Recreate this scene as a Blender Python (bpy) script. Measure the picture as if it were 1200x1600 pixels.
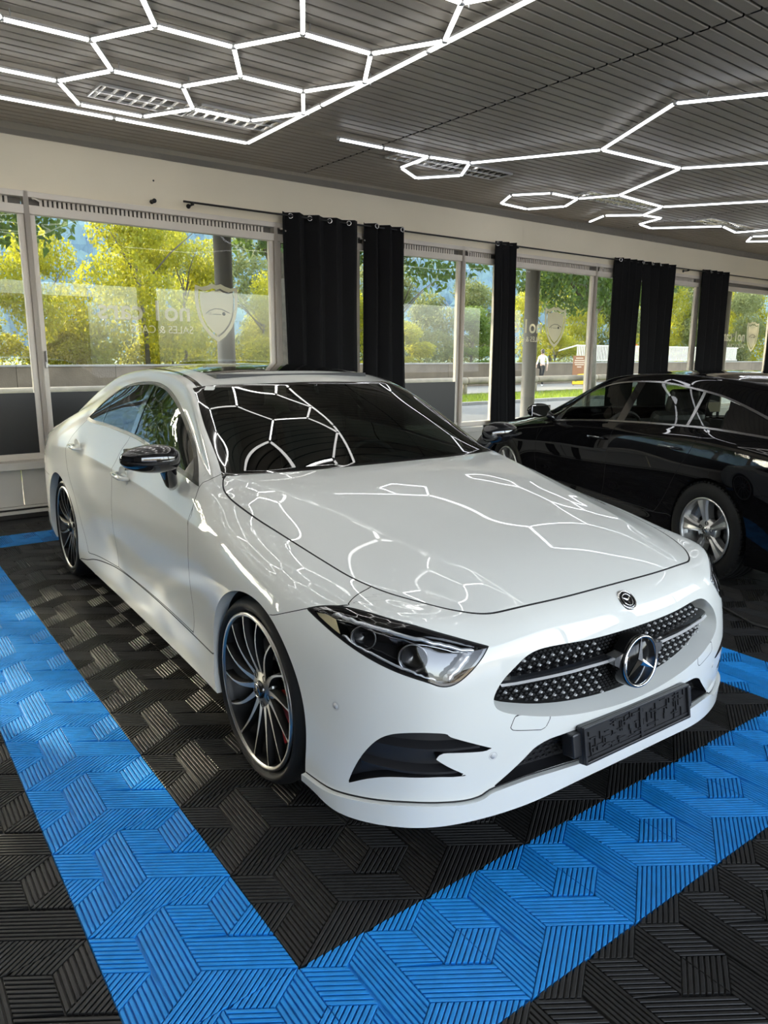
import bpy, bmesh, math, random
import numpy as np
from mathutils import Vector, Matrix
# ---------------------------------------------------------------- camera, light, exposure
for o in list(bpy.data.objects): bpy.data.objects.remove(o)
SC = bpy.context.scene
cam = bpy.data.cameras.new('camera'); cam_ob = bpy.data.objects.new('camera', cam); SC.collection.objects.link(cam_ob); SC.camera = cam_ob
_f, _pitch, _roll, _yaw = 1140.476, 0.21047, 0.0055, 0.63061
_fw = Vector((math.sin(_yaw) * math.cos(_pitch), math.cos(_yaw) * math.cos(_pitch), -math.sin(_pitch)))
_rt = Vector((math.cos(_yaw), -math.sin(_yaw), 0)); _up = _rt.cross(_fw)
_r2 = _rt * math.cos(_roll) + _up * math.sin(_roll); _u2 = -_rt * math.sin(_roll) + _up * math.cos(_roll)
_m = Matrix((_r2, _u2, -_fw)).transposed().to_4x4(); _m.translation = Vector((-.741, -1.363, 1.496))
cam_ob.matrix_world = _m
cam.sensor_fit = 'VERTICAL'; cam.sensor_height = 32; cam.lens = 32 * _f / 1600; cam.shift_y = -4.632 / 1600; cam.clip_start = .05; cam.clip_end = 3000
W_ = bpy.data.worlds.new('sky'); SC.world = W_; W_.use_nodes = True
_nt = W_.node_tree; _bg = _nt.nodes['Background']
_sky = _nt.nodes.new('ShaderNodeTexSky'); _sky.sky_type = 'NISHITA'; _sky.sun_disc = False
SUN_DIR = Vector((-.32, .86, .39)).normalized()
_sky.sun_elevation = math.asin(SUN_DIR.z); _sky.sun_rotation = math.atan2(SUN_DIR.x, SUN_DIR.y); _sky.air_density = 1.0; _sky.dust_density = 1.5; _sky.ozone_density = 1.2
_hs = _nt.nodes.new('ShaderNodeHueSaturation'); _hs.inputs['Saturation'].default_value = .45
_nt.links.new(_sky.outputs[0], _hs.inputs['Color']); _nt.links.new(_hs.outputs[0], _bg.inputs['Color']); _bg.inputs['Strength'].default_value = 1.5
sun = bpy.data.lights.new('sun', 'SUN'); sun.energy = 9.0; sun.angle = math.radians(.6); sun.color = (1, .93, .80)
sun_ob = bpy.data.objects.new('sun', sun); SC.collection.objects.link(sun_ob); sun_ob.rotation_euler = SUN_DIR.to_track_quat('Z', 'Y').to_euler(); sun_ob.location = (-20, 40, 30)
SC.view_settings.view_transform = 'Standard'; SC.view_settings.look = 'None'; SC.view_settings.gamma = 1; SC.view_settings.exposure = .06; SC.view_settings.use_curve_mapping = False
LED = 6.3
SC.render.engine = 'CYCLES'
try:
    SC.cycles.use_denoising = True; SC.cycles.max_bounces = 10; SC.cycles.diffuse_bounces = 4; SC.cycles.glossy_bounces = 5; SC.cycles.transmission_bounces = 6; SC.cycles.transparent_max_bounces = 24
    SC.cycles.caustics_reflective = False; SC.cycles.caustics_refractive = False; SC.cycles.sample_clamp_indirect = 6; SC.cycles.blur_glossy = .1
except Exception: pass
# ---------------------------------------------------------------- helpers
COL = bpy.context.scene.collection
MATS = {}
def mat(name, color, rough=.5, metal=0, coat=0, noise=None, bump=None, spec=.5, emit=None, trans=0, coat_rough=.04):
    if name in MATS: return MATS[name]
    m = bpy.data.materials.new(name); m.use_nodes = True
    nt = m.node_tree; b = nt.nodes['Principled BSDF']
    b.inputs['Base Color'].default_value = (*color, 1)
    b.inputs['Roughness'].default_value = rough
    b.inputs['Metallic'].default_value = metal
    b.inputs['Coat Weight'].default_value = coat
    b.inputs['Coat Roughness'].default_value = coat_rough
    b.inputs['Specular IOR Level'].default_value = spec
    b.inputs['Transmission Weight'].default_value = trans
    if emit:
        b.inputs['Emission Color'].default_value = (*emit[0], 1); b.inputs['Emission Strength'].default_value = emit[1]
    if noise or bump:
        tc = nt.nodes.new('ShaderNodeTexCoord')
    if noise:      # (scale, amount, detail)
        n = nt.nodes.new('ShaderNodeTexNoise'); n.inputs['Scale'].default_value = noise[0]; n.inputs['Detail'].default_value = noise[2] if len(noise) > 2 else 4
        nt.links.new(tc.outputs['Object'], n.inputs['Vector'])
        r = nt.nodes.new('ShaderNodeValToRGB')
        k = noise[1]
        r.color_ramp.elements[0].position = .3; r.color_ramp.elements[1].position = .7
        r.color_ramp.elements[0].color = (*[c * (1 - k) for c in color], 1); r.color_ramp.elements[1].color = (*[min(1, c * (1 + k)) for c in color], 1)
        nt.links.new(n.outputs['Fac'], r.inputs['Fac']); nt.links.new(r.outputs['Color'], b.inputs['Base Color'])
    if bump:       # (scale, strength, distance)
        n2 = nt.nodes.new('ShaderNodeTexNoise'); n2.inputs['Scale'].default_value = bump[0]; n2.inputs['Detail'].default_value = 5
        nt.links.new(tc.outputs['Object'], n2.inputs['Vector'])
        bp = nt.nodes.new('ShaderNodeBump'); bp.inputs['Strength'].default_value = bump[1]; bp.inputs['Distance'].default_value = bump[2]
        nt.links.new(n2.outputs['Fac'], bp.inputs['Height']); nt.links.new(bp.outputs['Normal'], b.inputs['Normal'])
    MATS[name] = m
    return m

def glass_mat(name, tint, ior=1.5, rough=0.0, gain=1.0):
    """a thin pane: tinted straight-through light plus a Fresnel reflection"""
    if name in MATS: return MATS[name]
    m = bpy.data.materials.new(name); m.use_nodes = True; nt = m.node_tree
    for n in list(nt.nodes):
        if n.type != 'OUTPUT_MATERIAL': nt.nodes.remove(n)
    out = nt.nodes['Material Output']
    t = nt.nodes.new('ShaderNodeBsdfTransparent'); t.inputs['Color'].default_value = (*tint, 1)
    g = nt.nodes.new('ShaderNodeBsdfGlossy'); g.inputs['Roughness'].default_value = rough; g.inputs['Color'].default_value = (gain, gain, gain, 1)
    f = nt.nodes.new('ShaderNodeFresnel'); f.inputs['IOR'].default_value = ior
    x = nt.nodes.new('ShaderNodeMixShader')
    ge = nt.nodes.new('ShaderNodeNewGeometry'); sb = nt.nodes.new('ShaderNodeMath'); sb.operation = 'SUBTRACT'; sb.inputs[0].default_value = 1
    mu = nt.nodes.new('ShaderNodeMath'); mu.operation = 'MULTIPLY'
    nt.links.new(ge.outputs['Backfacing'], sb.inputs[1]); nt.links.new(sb.outputs[0], mu.inputs[0]); nt.links.new(f.outputs['Fac'], mu.inputs[1])
    nt.links.new(mu.outputs[0], x.inputs['Fac']); nt.links.new(t.outputs[0], x.inputs[1]); nt.links.new(g.outputs[0], x.inputs[2])
    nt.links.new(x.outputs[0], out.inputs['Surface'])
    MATS[name] = m
    return m

def link(name, me, m=None, parent=None, loc=None, rot=None):
    o = bpy.data.objects.new(name, me); COL.objects.link(o)
    if m is not None and me is not None:
        if not me.materials: me.materials.append(m)
    if parent is not None: o.parent = parent
    if loc is not None: o.location = loc
    if rot is not None: o.rotation_euler = rot
    return o

def tag(o, label=None, cat=None, group=None, kind=None):
    if label: o['label'] = label
    if cat: o['category'] = cat
    if group: o['group'] = group
    if kind: o['kind'] = kind
    return o

def empty(name, loc=(0, 0, 0), rz=0):
    o = bpy.data.objects.new(name, None); COL.objects.link(o)
    o.location = loc; o.rotation_euler = (0, 0, rz); o.empty_display_size = .1
    return o

def copy_tree(o, parent=None):
    c = o.copy(); COL.objects.link(c)
    if parent is not None: c.parent = parent
    for ch in list(o.children): copy_tree(ch, c)
    return c

class MB:
    """collects plain geometry, links it as one mesh"""
    def __init__(s): s.v = []; s.f = []; s.smooth = []
    def add(s, V, F, smooth=False):
        n = len(s.v); s.v += [tuple(map(float, p)) for p in V]; s.f += [tuple(i + n for i in f) for f in F]; s.smooth += [smooth] * len(F)
        return s
    def box(s, c, d, R=None, bevel=0):
        x, y, z = [k / 2 for k in d]
        if bevel:
            b = bevel; V = []; F = []
            bm = bmesh.new(); bmesh.ops.create_cube(bm, size=1)
            for v in bm.verts: v.co = Vector((v.co.x * d[0], v.co.y * d[1], v.co.z * d[2]))
            bmesh.ops.bevel(bm, geom=list(bm.edges), offset=b, segments=2, affect='EDGES', profile=.5)
            bm.verts.index_update(); P = np.array([v.co for v in bm.verts]); F = [[v.index for v in f.verts] for f in bm.faces]; bm.free()
            if R is not None: P = P @ np.array(R).T
            return s.add(P + np.array(c), F, False)
        P = np.array([(sx * x, sy * y, sz * z) for sz in (-1, 1) for sy in (-1, 1) for sx in (-1, 1)])
        if R is not None: P = P @ np.array(R).T
        return s.add(P + np.array(c), [(0, 2, 3, 1), (4, 5, 7, 6), (0, 1, 5, 4), (2, 6, 7, 3), (0, 4, 6, 2), (1, 3, 7, 5)])
    def tube(s, pts, r, n=8, caps=True, squash=None):
        pts = [np.array(p, float) for p in pts]; m = len(pts)
        rr = r if hasattr(r, '__len__') else [r] * m
        V = []; F = []; up = None
        for i, p in enumerate(pts):
            t = (pts[min(i + 1, m - 1)] - pts[max(i - 1, 0)]); t = t / (np.linalg.norm(t) + 1e-12)
            if up is None:
                a = np.array([0, 0, 1.]) if abs(t[2]) < .9 else np.array([1., 0, 0])
            else: a = up
            e1 = a - t * (a @ t); e1 /= np.linalg.norm(e1); e2 = np.cross(t, e1); up = e1
            for k in range(n):
                g = 2 * math.pi * (k + .5) / n
                V.append(p + rr[i] * (math.cos(g) * e1 * (squash or 1) + math.sin(g) * e2))
        for i in range(m - 1):
            for k in range(n):
                F.append((i * n + k, i * n + (k + 1) % n, (i + 1) * n + (k + 1) % n, (i + 1) * n + k))
        s.add(V, F, n > 4)
        if caps:
            b = len(s.v) - len(V)
            s.f += [tuple(b + k for k in reversed(range(n))), tuple(b + (m - 1) * n + k for k in range(n))]; s.smooth += [False, False]
        return s
    def lathe(s, prof, axis='z', n=32, c=(0, 0, 0), closed=False, a0=0, a1=2 * math.pi, smooth=True):
        full = abs(a1 - a0 - 2 * math.pi) < 1e-6; k = n if full else n + 1
        V = []; F = []; m = len(prof)
        for i in range(k):
            g = a0 + (a1 - a0) * i / n; cg, sg = math.cos(g), math.sin(g)
            for r, h in prof:
                if axis == 'z': V.append((c[0] + r * cg, c[1] + r * sg, c[2] + h))
                elif axis == 'x': V.append((c[0] + h, c[1] + r * cg, c[2] + r * sg))
                else: V.append((c[0] + r * sg, c[1] + h, c[2] + r * cg))
        for i in range(n):
            j = (i + 1) % k
            for q in range(m - 1 if not closed else m):
                q2 = (q + 1) % m
                F.append((i * m + q, j * m + q, j * m + q2, i * m + q2))
        return s.add(V, F, smooth)
    def prism(s, poly, h0, h1, M=None):
        """poly (x, y) extruded z h0..h1, placed by the 4x4-like (R, t) M"""
        n = len(poly)
        P = np.array([(x, y, h) for h in (h0, h1) for x, y in poly], float)
        if M is not None: P = P @ np.array(M[0]).T + np.array(M[1])
        F = [tuple(reversed(range(n))), tuple(range(n, 2 * n))] + [(i, (i + 1) % n, n + (i + 1) % n, n + i) for i in range(n)]
        return s.add(P, F)
    def mesh(s, name):
        me = bpy.data.meshes.new(name); me.from_pydata(s.v, [], s.f)
        if s.smooth: me.polygons.foreach_set('use_smooth', s.smooth)
        me.update(); return me
    def fix(s):
        """consistent outward normals"""
        bm = bmesh.new(); vs = [bm.verts.new(v) for v in s.v]
        for f in s.f:
            try: bm.faces.new([vs[i] for i in f])
            except ValueError: pass
        bmesh.ops.recalc_face_normals(bm, faces=bm.faces); bm.verts.index_update()
        s.v = [tuple(v.co) for v in bm.verts]; s.f = [tuple(v.index for v in f.verts) for f in bm.faces]
        s.smooth = (s.smooth + [False] * len(s.f))[:len(s.f)]; bm.free(); return s
    def build(s, name, m, parent=None, loc=None, rot=None, fix=False):
        if fix: s.fix()
        return link(name, s.mesh(name), m, parent, loc, rot)

def bevel_mesh(o, w=.004, seg=2):
    md = o.modifiers.new('bevel', 'BEVEL'); md.width = w; md.segments = seg; md.limit_method = 'ANGLE'; md.angle_limit = math.radians(40)
    return o
# ---------------------------------------------------------------- smooth car surfaces
def cc_solve(V, faces, creases):
    """move cage points so that the Catmull-Clark limit surface passes through V"""
    n = len(V)
    ev = {}
    vf = [[] for _ in range(n)]
    for fi, f in enumerate(faces):
        for k in range(len(f)):
            a, b = f[k], f[(k + 1) % len(f)]
            ev.setdefault((min(a, b), max(a, b)), []).append(fi)
        for a in f:
            vf[a].append(fi)
    nb = [set() for _ in range(n)]
    sharp = [[] for _ in range(n)]
    for (a, b), fs in ev.items():
        nb[a].add(b); nb[b].add(a)
        if len(fs) == 1 or (a, b) in creases:
            sharp[a].append(b); sharp[b].append(a)
    A = np.zeros((n, n))
    for v in range(n):
        if len(sharp[v]) == 2:
            A[v, v] = 4 / 6
            for e in sharp[v]:
                A[v, e] += 1 / 6
        elif len(sharp[v]) > 2:
            A[v, v] = 1
        else:
            m = len(nb[v])
            A[v, v] += m * m
            for e in nb[v]:
                A[v, e] += 4
            for fi in vf[v]:
                f = faces[fi]; k = f.index(v)
                A[v, f[(k + 2) % 4]] += 1
            A[v] /= m * (m + 5)
    return np.linalg.solve(A, V)

def subdivide(V, faces, creases, levels):
    me = bpy.data.meshes.new('cage'); me.from_pydata([tuple(v) for v in V], [], faces); me.update()
    if creases:
        at = me.attributes.new('crease_edge', 'FLOAT', 'EDGE')
        for i, e in enumerate(me.edges):
            a, b = e.vertices
            if (min(a, b), max(a, b)) in creases:
                at.data[i].value = 1.0
    ob = bpy.data.objects.new('cage', me); bpy.context.collection.objects.link(ob)
    md = ob.modifiers.new('s', 'SUBSURF'); md.levels = levels; md.render_levels = levels; md.quality = 5
    md.boundary_smooth = 'ALL'
    dg = bpy.context.evaluated_depsgraph_get(); dg.update()
    em = ob.evaluated_get(dg).to_mesh()
    co = np.empty(len(em.vertices) * 3); em.vertices.foreach_get('co', co)
    fa = np.empty(len(em.loops), int); em.loops.foreach_get('vertex_index', fa)
    ob.evaluated_get(dg).to_mesh_clear()
    bpy.data.objects.remove(ob); bpy.data.meshes.remove(me)
    return co.reshape(-1, 3), fa.reshape(-1, 4)

class Surf:
    """triangles with normals and named scalar fields"""
    def __init__(s, V, N, F, A):
        s.V, s.N, s.F, s.A = V, N, F, A
    def take(s, mask):
        F = s.F[mask]; u, inv = np.unique(F, return_inverse=True)
        return Surf(s.V[u], s.N[u], inv.reshape(-1, 3), {k: v[u] for k, v in s.A.items()})
    def cut(s, d):
        """split along d = 0 -> (d < 0 part, d > 0 part)"""
        d = np.where(np.abs(d) < 1e-7, 1e-7, d)
        F = s.F; sg = d > 0; cnt = sg[F].sum(1)
        mix = (cnt == 1) | (cnt == 2)
        if not mix.any():
            return s.take(cnt == 0), s.take(cnt == 3)
        M = F[mix].copy()
        lone = np.where(cnt[mix] == 1, True, False)
        L = (sg[M] == lone[:, None])            # the corner alone on its side
        k = L.argmax(1); r = np.arange(len(M))
        a, b, c = M[r, k], M[r, (k + 1) % 3], M[r, (k + 2) % 3]
        n = len(s.V)
        E = np.concatenate([np.stack([a, b], 1), np.stack([a, c], 1)])
        Es = np.sort(E, 1); key = Es[:, 0] * n + Es[:, 1]
        u, idx, inv = np.unique(key, return_index=True, return_inverse=True)
        e0, e1 = Es[idx, 0], Es[idx, 1]
        t = (d[e0] / (d[e0] - d[e1]))
        lerp = lambda X: X[e0] + (X[e1] - X[e0]) * (t[:, None] if X.ndim == 2 else t)
        V = np.concatenate([s.V, lerp(s.V)]); N = np.concatenate([s.N, lerp(s.N)])
        A = {q: np.concatenate([x, lerp(x)]) for q, x in s.A.items()}
        p = n + inv[:len(M)]; q = n + inv[len(M):]
        one = np.stack([a, p, q], 1); two = np.concatenate([np.stack([p, b, c], 1), np.stack([p, c, q], 1)])
        onepos = sg[a]
        neg = np.concatenate([F[cnt == 0], one[~onepos], two[np.tile(onepos, 2)]])
        pos = np.concatenate([F[cnt == 3], one[onepos], two[np.tile(~onepos, 2)]])
        out = []
        for G in (neg, pos):
            S = Surf(V, N, G, A)
            out.append(S.take(np.ones(len(G), bool)))
        return out
    def loops(s):
        """ordered boundary vertex loops"""
        F = s.F; n = len(s.V)
        E = np.concatenate([F[:, [0, 1]], F[:, [1, 2]], F[:, [2, 0]]])
        k = E[:, 0] * n + E[:, 1]; kr = E[:, 1] * n + E[:, 0]
        B = E[~np.isin(kr, k)]
        nx = {}
        for a, b in B:
            nx.setdefault(int(a), []).append(int(b))
        out = []
        while nx:
            a0 = next(iter(nx)); lp = [a0]; a = a0; closed = False
            while a in nx:
                b = nx[a].pop()
                if not nx[a]:
                    del nx[a]
                if b == a0:
                    closed = True; break
                lp.append(b); a = b
            out.append((lp, closed))
        return out

def poly_sd(P, poly):
    """signed distance (negative inside) of points P to a closed 2D polygon"""
    poly = np.asarray(poly, float); Q = np.roll(poly, -1, 0)
    best = np.full(len(P), 1e9); ins = np.zeros(len(P), bool)
    for a, b in zip(poly, Q):
        ab = b - a; ap = P - a
        t = np.clip((ap @ ab) / max(ab @ ab, 1e-12), 0, 1)
        best = np.minimum(best, ((ap - t[:, None] * ab) ** 2).sum(1))
        c = ((a[1] > P[:, 1]) != (b[1] > P[:, 1]))
        if c.any():
            x = a[0] + (P[:, 1] - a[1]) * (b[0] - a[0]) / (b[1] - a[1] if b[1] != a[1] else 1e-12)
            ins ^= c & (P[:, 0] < x)
    d = np.sqrt(best)
    return np.where(ins, -d, d)

def line_sd(P, pts):
    """signed distance to an open polyline: positive on its left"""
    pts = np.asarray(pts, float)
    best = np.full(len(P), 1e9); sgn = np.ones(len(P))
    m = len(pts) - 1
    for i in range(m):
        a, b = pts[i], pts[i + 1]
        ab = b - a; ap = P - a
        t = (ap @ ab) / max(ab @ ab, 1e-12)
        lo = -1e9 if i == 0 else 0; hi = 1e9 if i == m - 1 else 1
        tc = np.clip(t, lo, hi)
        dd = ((ap - tc[:, None] * ab) ** 2).sum(1)
        cr = ab[0] * ap[:, 1] - ab[1] * ap[:, 0]
        w = dd < best - 1e-12
        best = np.where(w, dd, best); sgn = np.where(w, np.sign(cr), sgn)
    return np.sqrt(best) * sgn

def smooth_poly(pts, n=6, closed=True):
    """Catmull-Rom through the points; a point given with a third value stays a sharp corner"""
    out = []
    m = len(pts); rng = range(m if closed else m - 1)
    P = [np.array(p[:2], float) for p in pts]; S = [len(p) > 2 for p in pts]
    for i in rng:
        p1, p2 = P[i], P[(i + 1) % m]
        p0 = P[i - 1] if (closed or i > 0) else 2 * p1 - p2
        p3 = P[(i + 2) % m] if (closed or i + 2 < m) else 2 * p2 - p1
        t1 = (p2 - p0) / 2 if not S[i] else (p2 - p1)
        t2 = (p3 - p1) / 2 if not S[(i + 1) % m] else (p2 - p1)
        L = np.linalg.norm(p2 - p1)
        for T in (t1, t2):
            q = np.linalg.norm(T)
            if q > 1.5 * L:
                T *= 1.5 * L / q
        for k in range(n):
            t = k / n
            out.append((2*t**3-3*t*t+1)*p1 + (t**3-2*t*t+t)*t1 + (-2*t**3+3*t*t)*p2 + (t**3-t*t)*t2)
    if not closed:
        out.append(P[-1])
    return np.array(out)
# ---------------------------------------------------------------- room
PHI = .028; WY = 5.95; CEIL = 3.40; TILE = .402
_c, _s = math.cos(PHI), math.sin(PHI)
def wall_pt(s, d, z): return (s * _c - d * _s, WY + s * _s + d * _c, z)
WLOC = (0, WY, 0); WROT = (0, 0, PHI)
wall_m = mat('wall_paint', (.80, .73, .575), .7, noise=(1.2, .03), bump=(90, .06, .002))
frame_m = mat('frame_white', (.68, .63, .56), .4, noise=(3, .05))
slat_m = mat('ceiling_slat', (.42, .375, .315), .42, noise=(2.5, .06), spec=.35)
black_m = mat('black_void', (.006, .006, .006), .9)
pane_m = glass_mat('window_glass', (.95, .97, .95), 1.36)
S_MIN, S_MAX = -6.0, 24.0
# floor tiles
def tile_mesh(name, pitch):
    A, B_, C, D, E, F_, Gg, H_, I, J, K, L_, M_ = (0, 1), (.25, 5/6), (.5, 1), (.25, .5), (0, 2/3), (0, 1/3), (.75, 5/6), (1, 1), (.5, 1/3), (.75, .5), (1, 2/3), (1, 1/3), (1, 0)
    O = (0, 0); up = (.25, 1/6); dn = (.25, -1/6); ve = (0, 1)
    regs = [([A, E, D, B_], dn), ([E, F_, D], up), ([B_, D, F_, O, I, C], ve), ([C, I, M_, L_, J, Gg], dn), ([Gg, J, K, H_], ve), ([J, L_, K], up), ([O, M_, I], up), ([A, B_, C], up), ([C, Gg, H_], up)]
    mb = MB(); T = TILE; h = .013
    mb.box((T / 2, T / 2, .0025), (T - .001, T - .001, .005))
    for poly, d in regs:
        P = [np.array(p) * T for p in poly]
        d = np.array(d); d = d / np.linalg.norm(d); nrm = np.array([-d[1], d[0]])
        hs = [p @ nrm for p in P]; lo, hi = min(hs), max(hs)
        n = max(1, round((hi - lo) / pitch)); st = (hi - lo) / n
        for k in range(n):
            a, b = lo + k * st + st * .16, lo + (k + 1) * st - st * .16
            Q = P
            for sg, lim in ((1, a), (-1, -b)):
                R_ = []
                for i in range(len(Q)):
                    p, q = Q[i], Q[(i + 1) % len(Q)]; fp, fq = sg * (p @ nrm) - lim, sg * (q @ nrm) - lim
                    if fp >= 0: R_.append(p)
                    if fp * fq < 0: R_.append(p + (q - p) * fp / (fp - fq))
                Q = R_
                if len(Q) < 3: break
            if len(Q) < 3: continue
            # split a concave strip into intervals along d
            cuts = sorted(p @ d for p in Q)
            lo_, hi_ = [], []
            mid = (a + b) / 2; xs = []
            for i in range(len(P)):
                p, q = P[i], P[(i + 1) % len(P)]; fp, fq = p @ nrm - mid, q @ nrm - mid
                if (fp > 0) != (fq > 0): xs.append((p + (q - p) * fp / (fp - fq)) @ d)
            xs.sort()
            for x0, x1 in zip(xs[::2], xs[1::2]):
                def edge(t, off):      # where the strip edge meets the polygon near t
                    best = t
                    c = []
                    for i in range(len(P)):
                        p, q = P[i], P[(i + 1) % len(P)]; fp, fq = p @ nrm - off, q @ nrm - off
                        if (fp > 0) != (fq > 0): c.append((p + (q - p) * fp / (fp - fq)) @ d)
                    return min(c, key=lambda v: abs(v - t)) if c else t
                g = .0015
                q = [(edge(x0, a) + g, a), (edge(x1, a) - g, a), (edge(x1, b) - g, b), (edge(x0, b) + g, b)]
                if q[1][0] - q[0][0] < .002 and q[2][0] - q[3][0] < .002: continue
                V = []
                for inset, z in ((0, .004), (0, h - .0012), (.0011, h)):
                    for (t, o_), sx, sy in zip(q, (1, -1, -1, 1), (1, 1, -1, -1)):
                        w = d * (t + sx * inset) + nrm * (o_ + sy * inset); V.append((w[0], w[1], z))
                mb.add(V, [(i, (i + 1) % 4, 4 + (i + 1) % 4, 4 + i) for i in range(4)] + [(4 + i, 4 + (i + 1) % 4, 8 + (i + 1) % 4, 8 + i) for i in range(4)] + [(8, 9, 10, 11)])
    return mb.mesh(name)
floor = empty('floor', (0, 0, -.013)); tag(floor, kind='structure')
tb = mat('tile_black', (.016, .0155, .015), .42, noise=(40, .25), spec=.4); tbl = mat('tile_blue', (.012, .25, .66), .42, noise=(30, .10), spec=.35)
me_b = tile_mesh('tile', .0135); me_b.materials.append(tb); me_u = me_b.copy(); me_u.materials[0] = tbl
slab = MB(); slab.box((9, .6, -.03), (32, 13.2, .06)); slab.build('floor_base', mat('screed_dark', (.03, .03, .03), .8), floor)
near = []; rest = []
for j in range(-7, 15):
    for i in range(-6, 30):
        x, y = i * TILE, j * TILE
        if y > 5.9 + x * _s - .3 and j >= 14: continue
        # distance along the view decides which are parts
        blue = (i == -1 and j >= -1 and j <= 12) or (j == -1 and -1 <= i <= 6) or (i == 6 and -1 <= j <= 12) or (j == 12 and -1 <= i <= 6)
        vx, vy = x + .2 + .741, y + .2 + 1.363
        dep = vx * math.sin(_yaw) + vy * math.cos(_yaw); lat = vx * math.cos(_yaw) - vy * math.sin(_yaw)
        if dep < -.6 or abs(lat) > max(dep, 0) * .56 + 2.2: continue
        shown = dep > .8 and abs(lat) < dep * .56 + .5
        under = .75 < x < 1.7 and .6 < y < 3.7
        (near if shown and not under else rest).append((dep, x, y, blue))
near.sort(); rest += near[290:]; near = near[:290]
for dep, x, y, blue in near: link('tile', me_u if blue else me_b, None, floor, (x, y, 0))
for nm, flag in (('tile_far_black', False), ('tile_far_blue', True)):
    base = np.empty(len(me_b.vertices) * 3); me_b.vertices.foreach_get('co', base); base = base.reshape(-1, 3); polys = [tuple(p.vertices) for p in me_b.polygons]
    V = []; F = []
    for dep, x, y, blue in rest:
        if blue != flag: continue
        n = len(V); V += [(a + x, b + y, c) for a, b, c in base]; F += [tuple(q + n for q in p) for p in polys]
    if V:
        me = bpy.data.meshes.new(nm); me.from_pydata(V, [], F); tag(link(nm, me, tbl if flag else tb, floor), kind='stuff')
# ceiling of slats
ceil = empty('ceiling', WLOC); ceil.rotation_euler = WROT; tag(ceil, kind='structure')
mb = MB(); mb.box((9, -5.0, CEIL + .06), (32, 11, .04)); mb.build('ceiling_deck', black_m, ceil)
PITCH = .103
def slat(L):
    m = MB(); w = PITCH - .017
    V = []
    for x in (-L / 2, L / 2): V += [(x, -w / 2, .018), (x, -w / 2, .004), (x, -w / 2 + .005, 0), (x, w / 2 - .005, 0), (x, w / 2, .004), (x, w / 2, .018)]
    m.add(V, [(k, k + 1, 7 + k, 6 + k) for k in range(5)]); return m
segs = [(-2.15, 3.54), (3.56, 9.24), (9.26, 14.94)]
cache = {}; stuff = MB()
for k in range(0, 99):
    y = -.05 - k * PITCH
    for a, b in segs + [(-6, -2.17), (14.96, 24)]:
        L = b - a
        if k < 46 and (a, b) in segs:
            if L not in cache:
                cache[L] = slat(L).mesh('slat'); cache[L].materials.append(slat_m)
            link('slat', cache[L], None, ceil, ((a + b) / 2, y, CEIL))
        else:
            s_ = slat(L); stuff.add([(v[0] + (a + b) / 2, v[1] + y, v[2] + CEIL) for v in s_.v], s_.f)
tag(stuff.build('slat_field', slat_m, ceil), kind='stuff')
# window wall
HT = 2.855
mb = MB(); mb.box((9, .12, (HT + CEIL + .1) / 2 + .0), (30, .24, CEIL + .1 - HT)); tag(mb.build('wall_back', wall_m, None, WLOC, WROT), kind='structure')
MULL = [-4.8, -2.0, .72, 3.19, 4.25, 5.97, 6.66, 8.78, 11.75, 14.6, 17.4, 20.2]
BOARD = [1, 1, 1, 1, 1, 0, 0, 0, 0, 0, 0]
sill = empty('trim_1', WLOC); sill.rotation_euler = WROT; tag(sill, kind='structure')
ledge_m = mat('ledge_cream', (.62, .585, .52), .5, noise=(2.2, .06), bump=(60, .05, .001))
mb = MB(); mb.box((9, -.05, .485), (30, .26, .07), bevel=.006); mb.build('sill_board', ledge_m, sill)
mb = MB(); mb.box((9, .06, .06), (30, .3, .13)); mb.build('sill_base', mat('plinth_dark', (.05, .045, .04), .7), sill)
pm = None
for k in range(38):
    s0 = -6 + k * .78 + .6
    if pm is None:
        m = MB(); m.box((0, 0, 0), (.772, .03, .335), bevel=.003); pm = m.mesh('sill_panel'); pm.materials.append(ledge_m)
    link('panel', pm, None, sill, (s0, -.11, .285))
mb = MB(); mb.box((9, -.13, .105), (30, .03, .018), bevel=.002); mb.box((9, -.125, .06), (30, .02, .03)); mb.build('sill_rail', ledge_m, sill)
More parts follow.
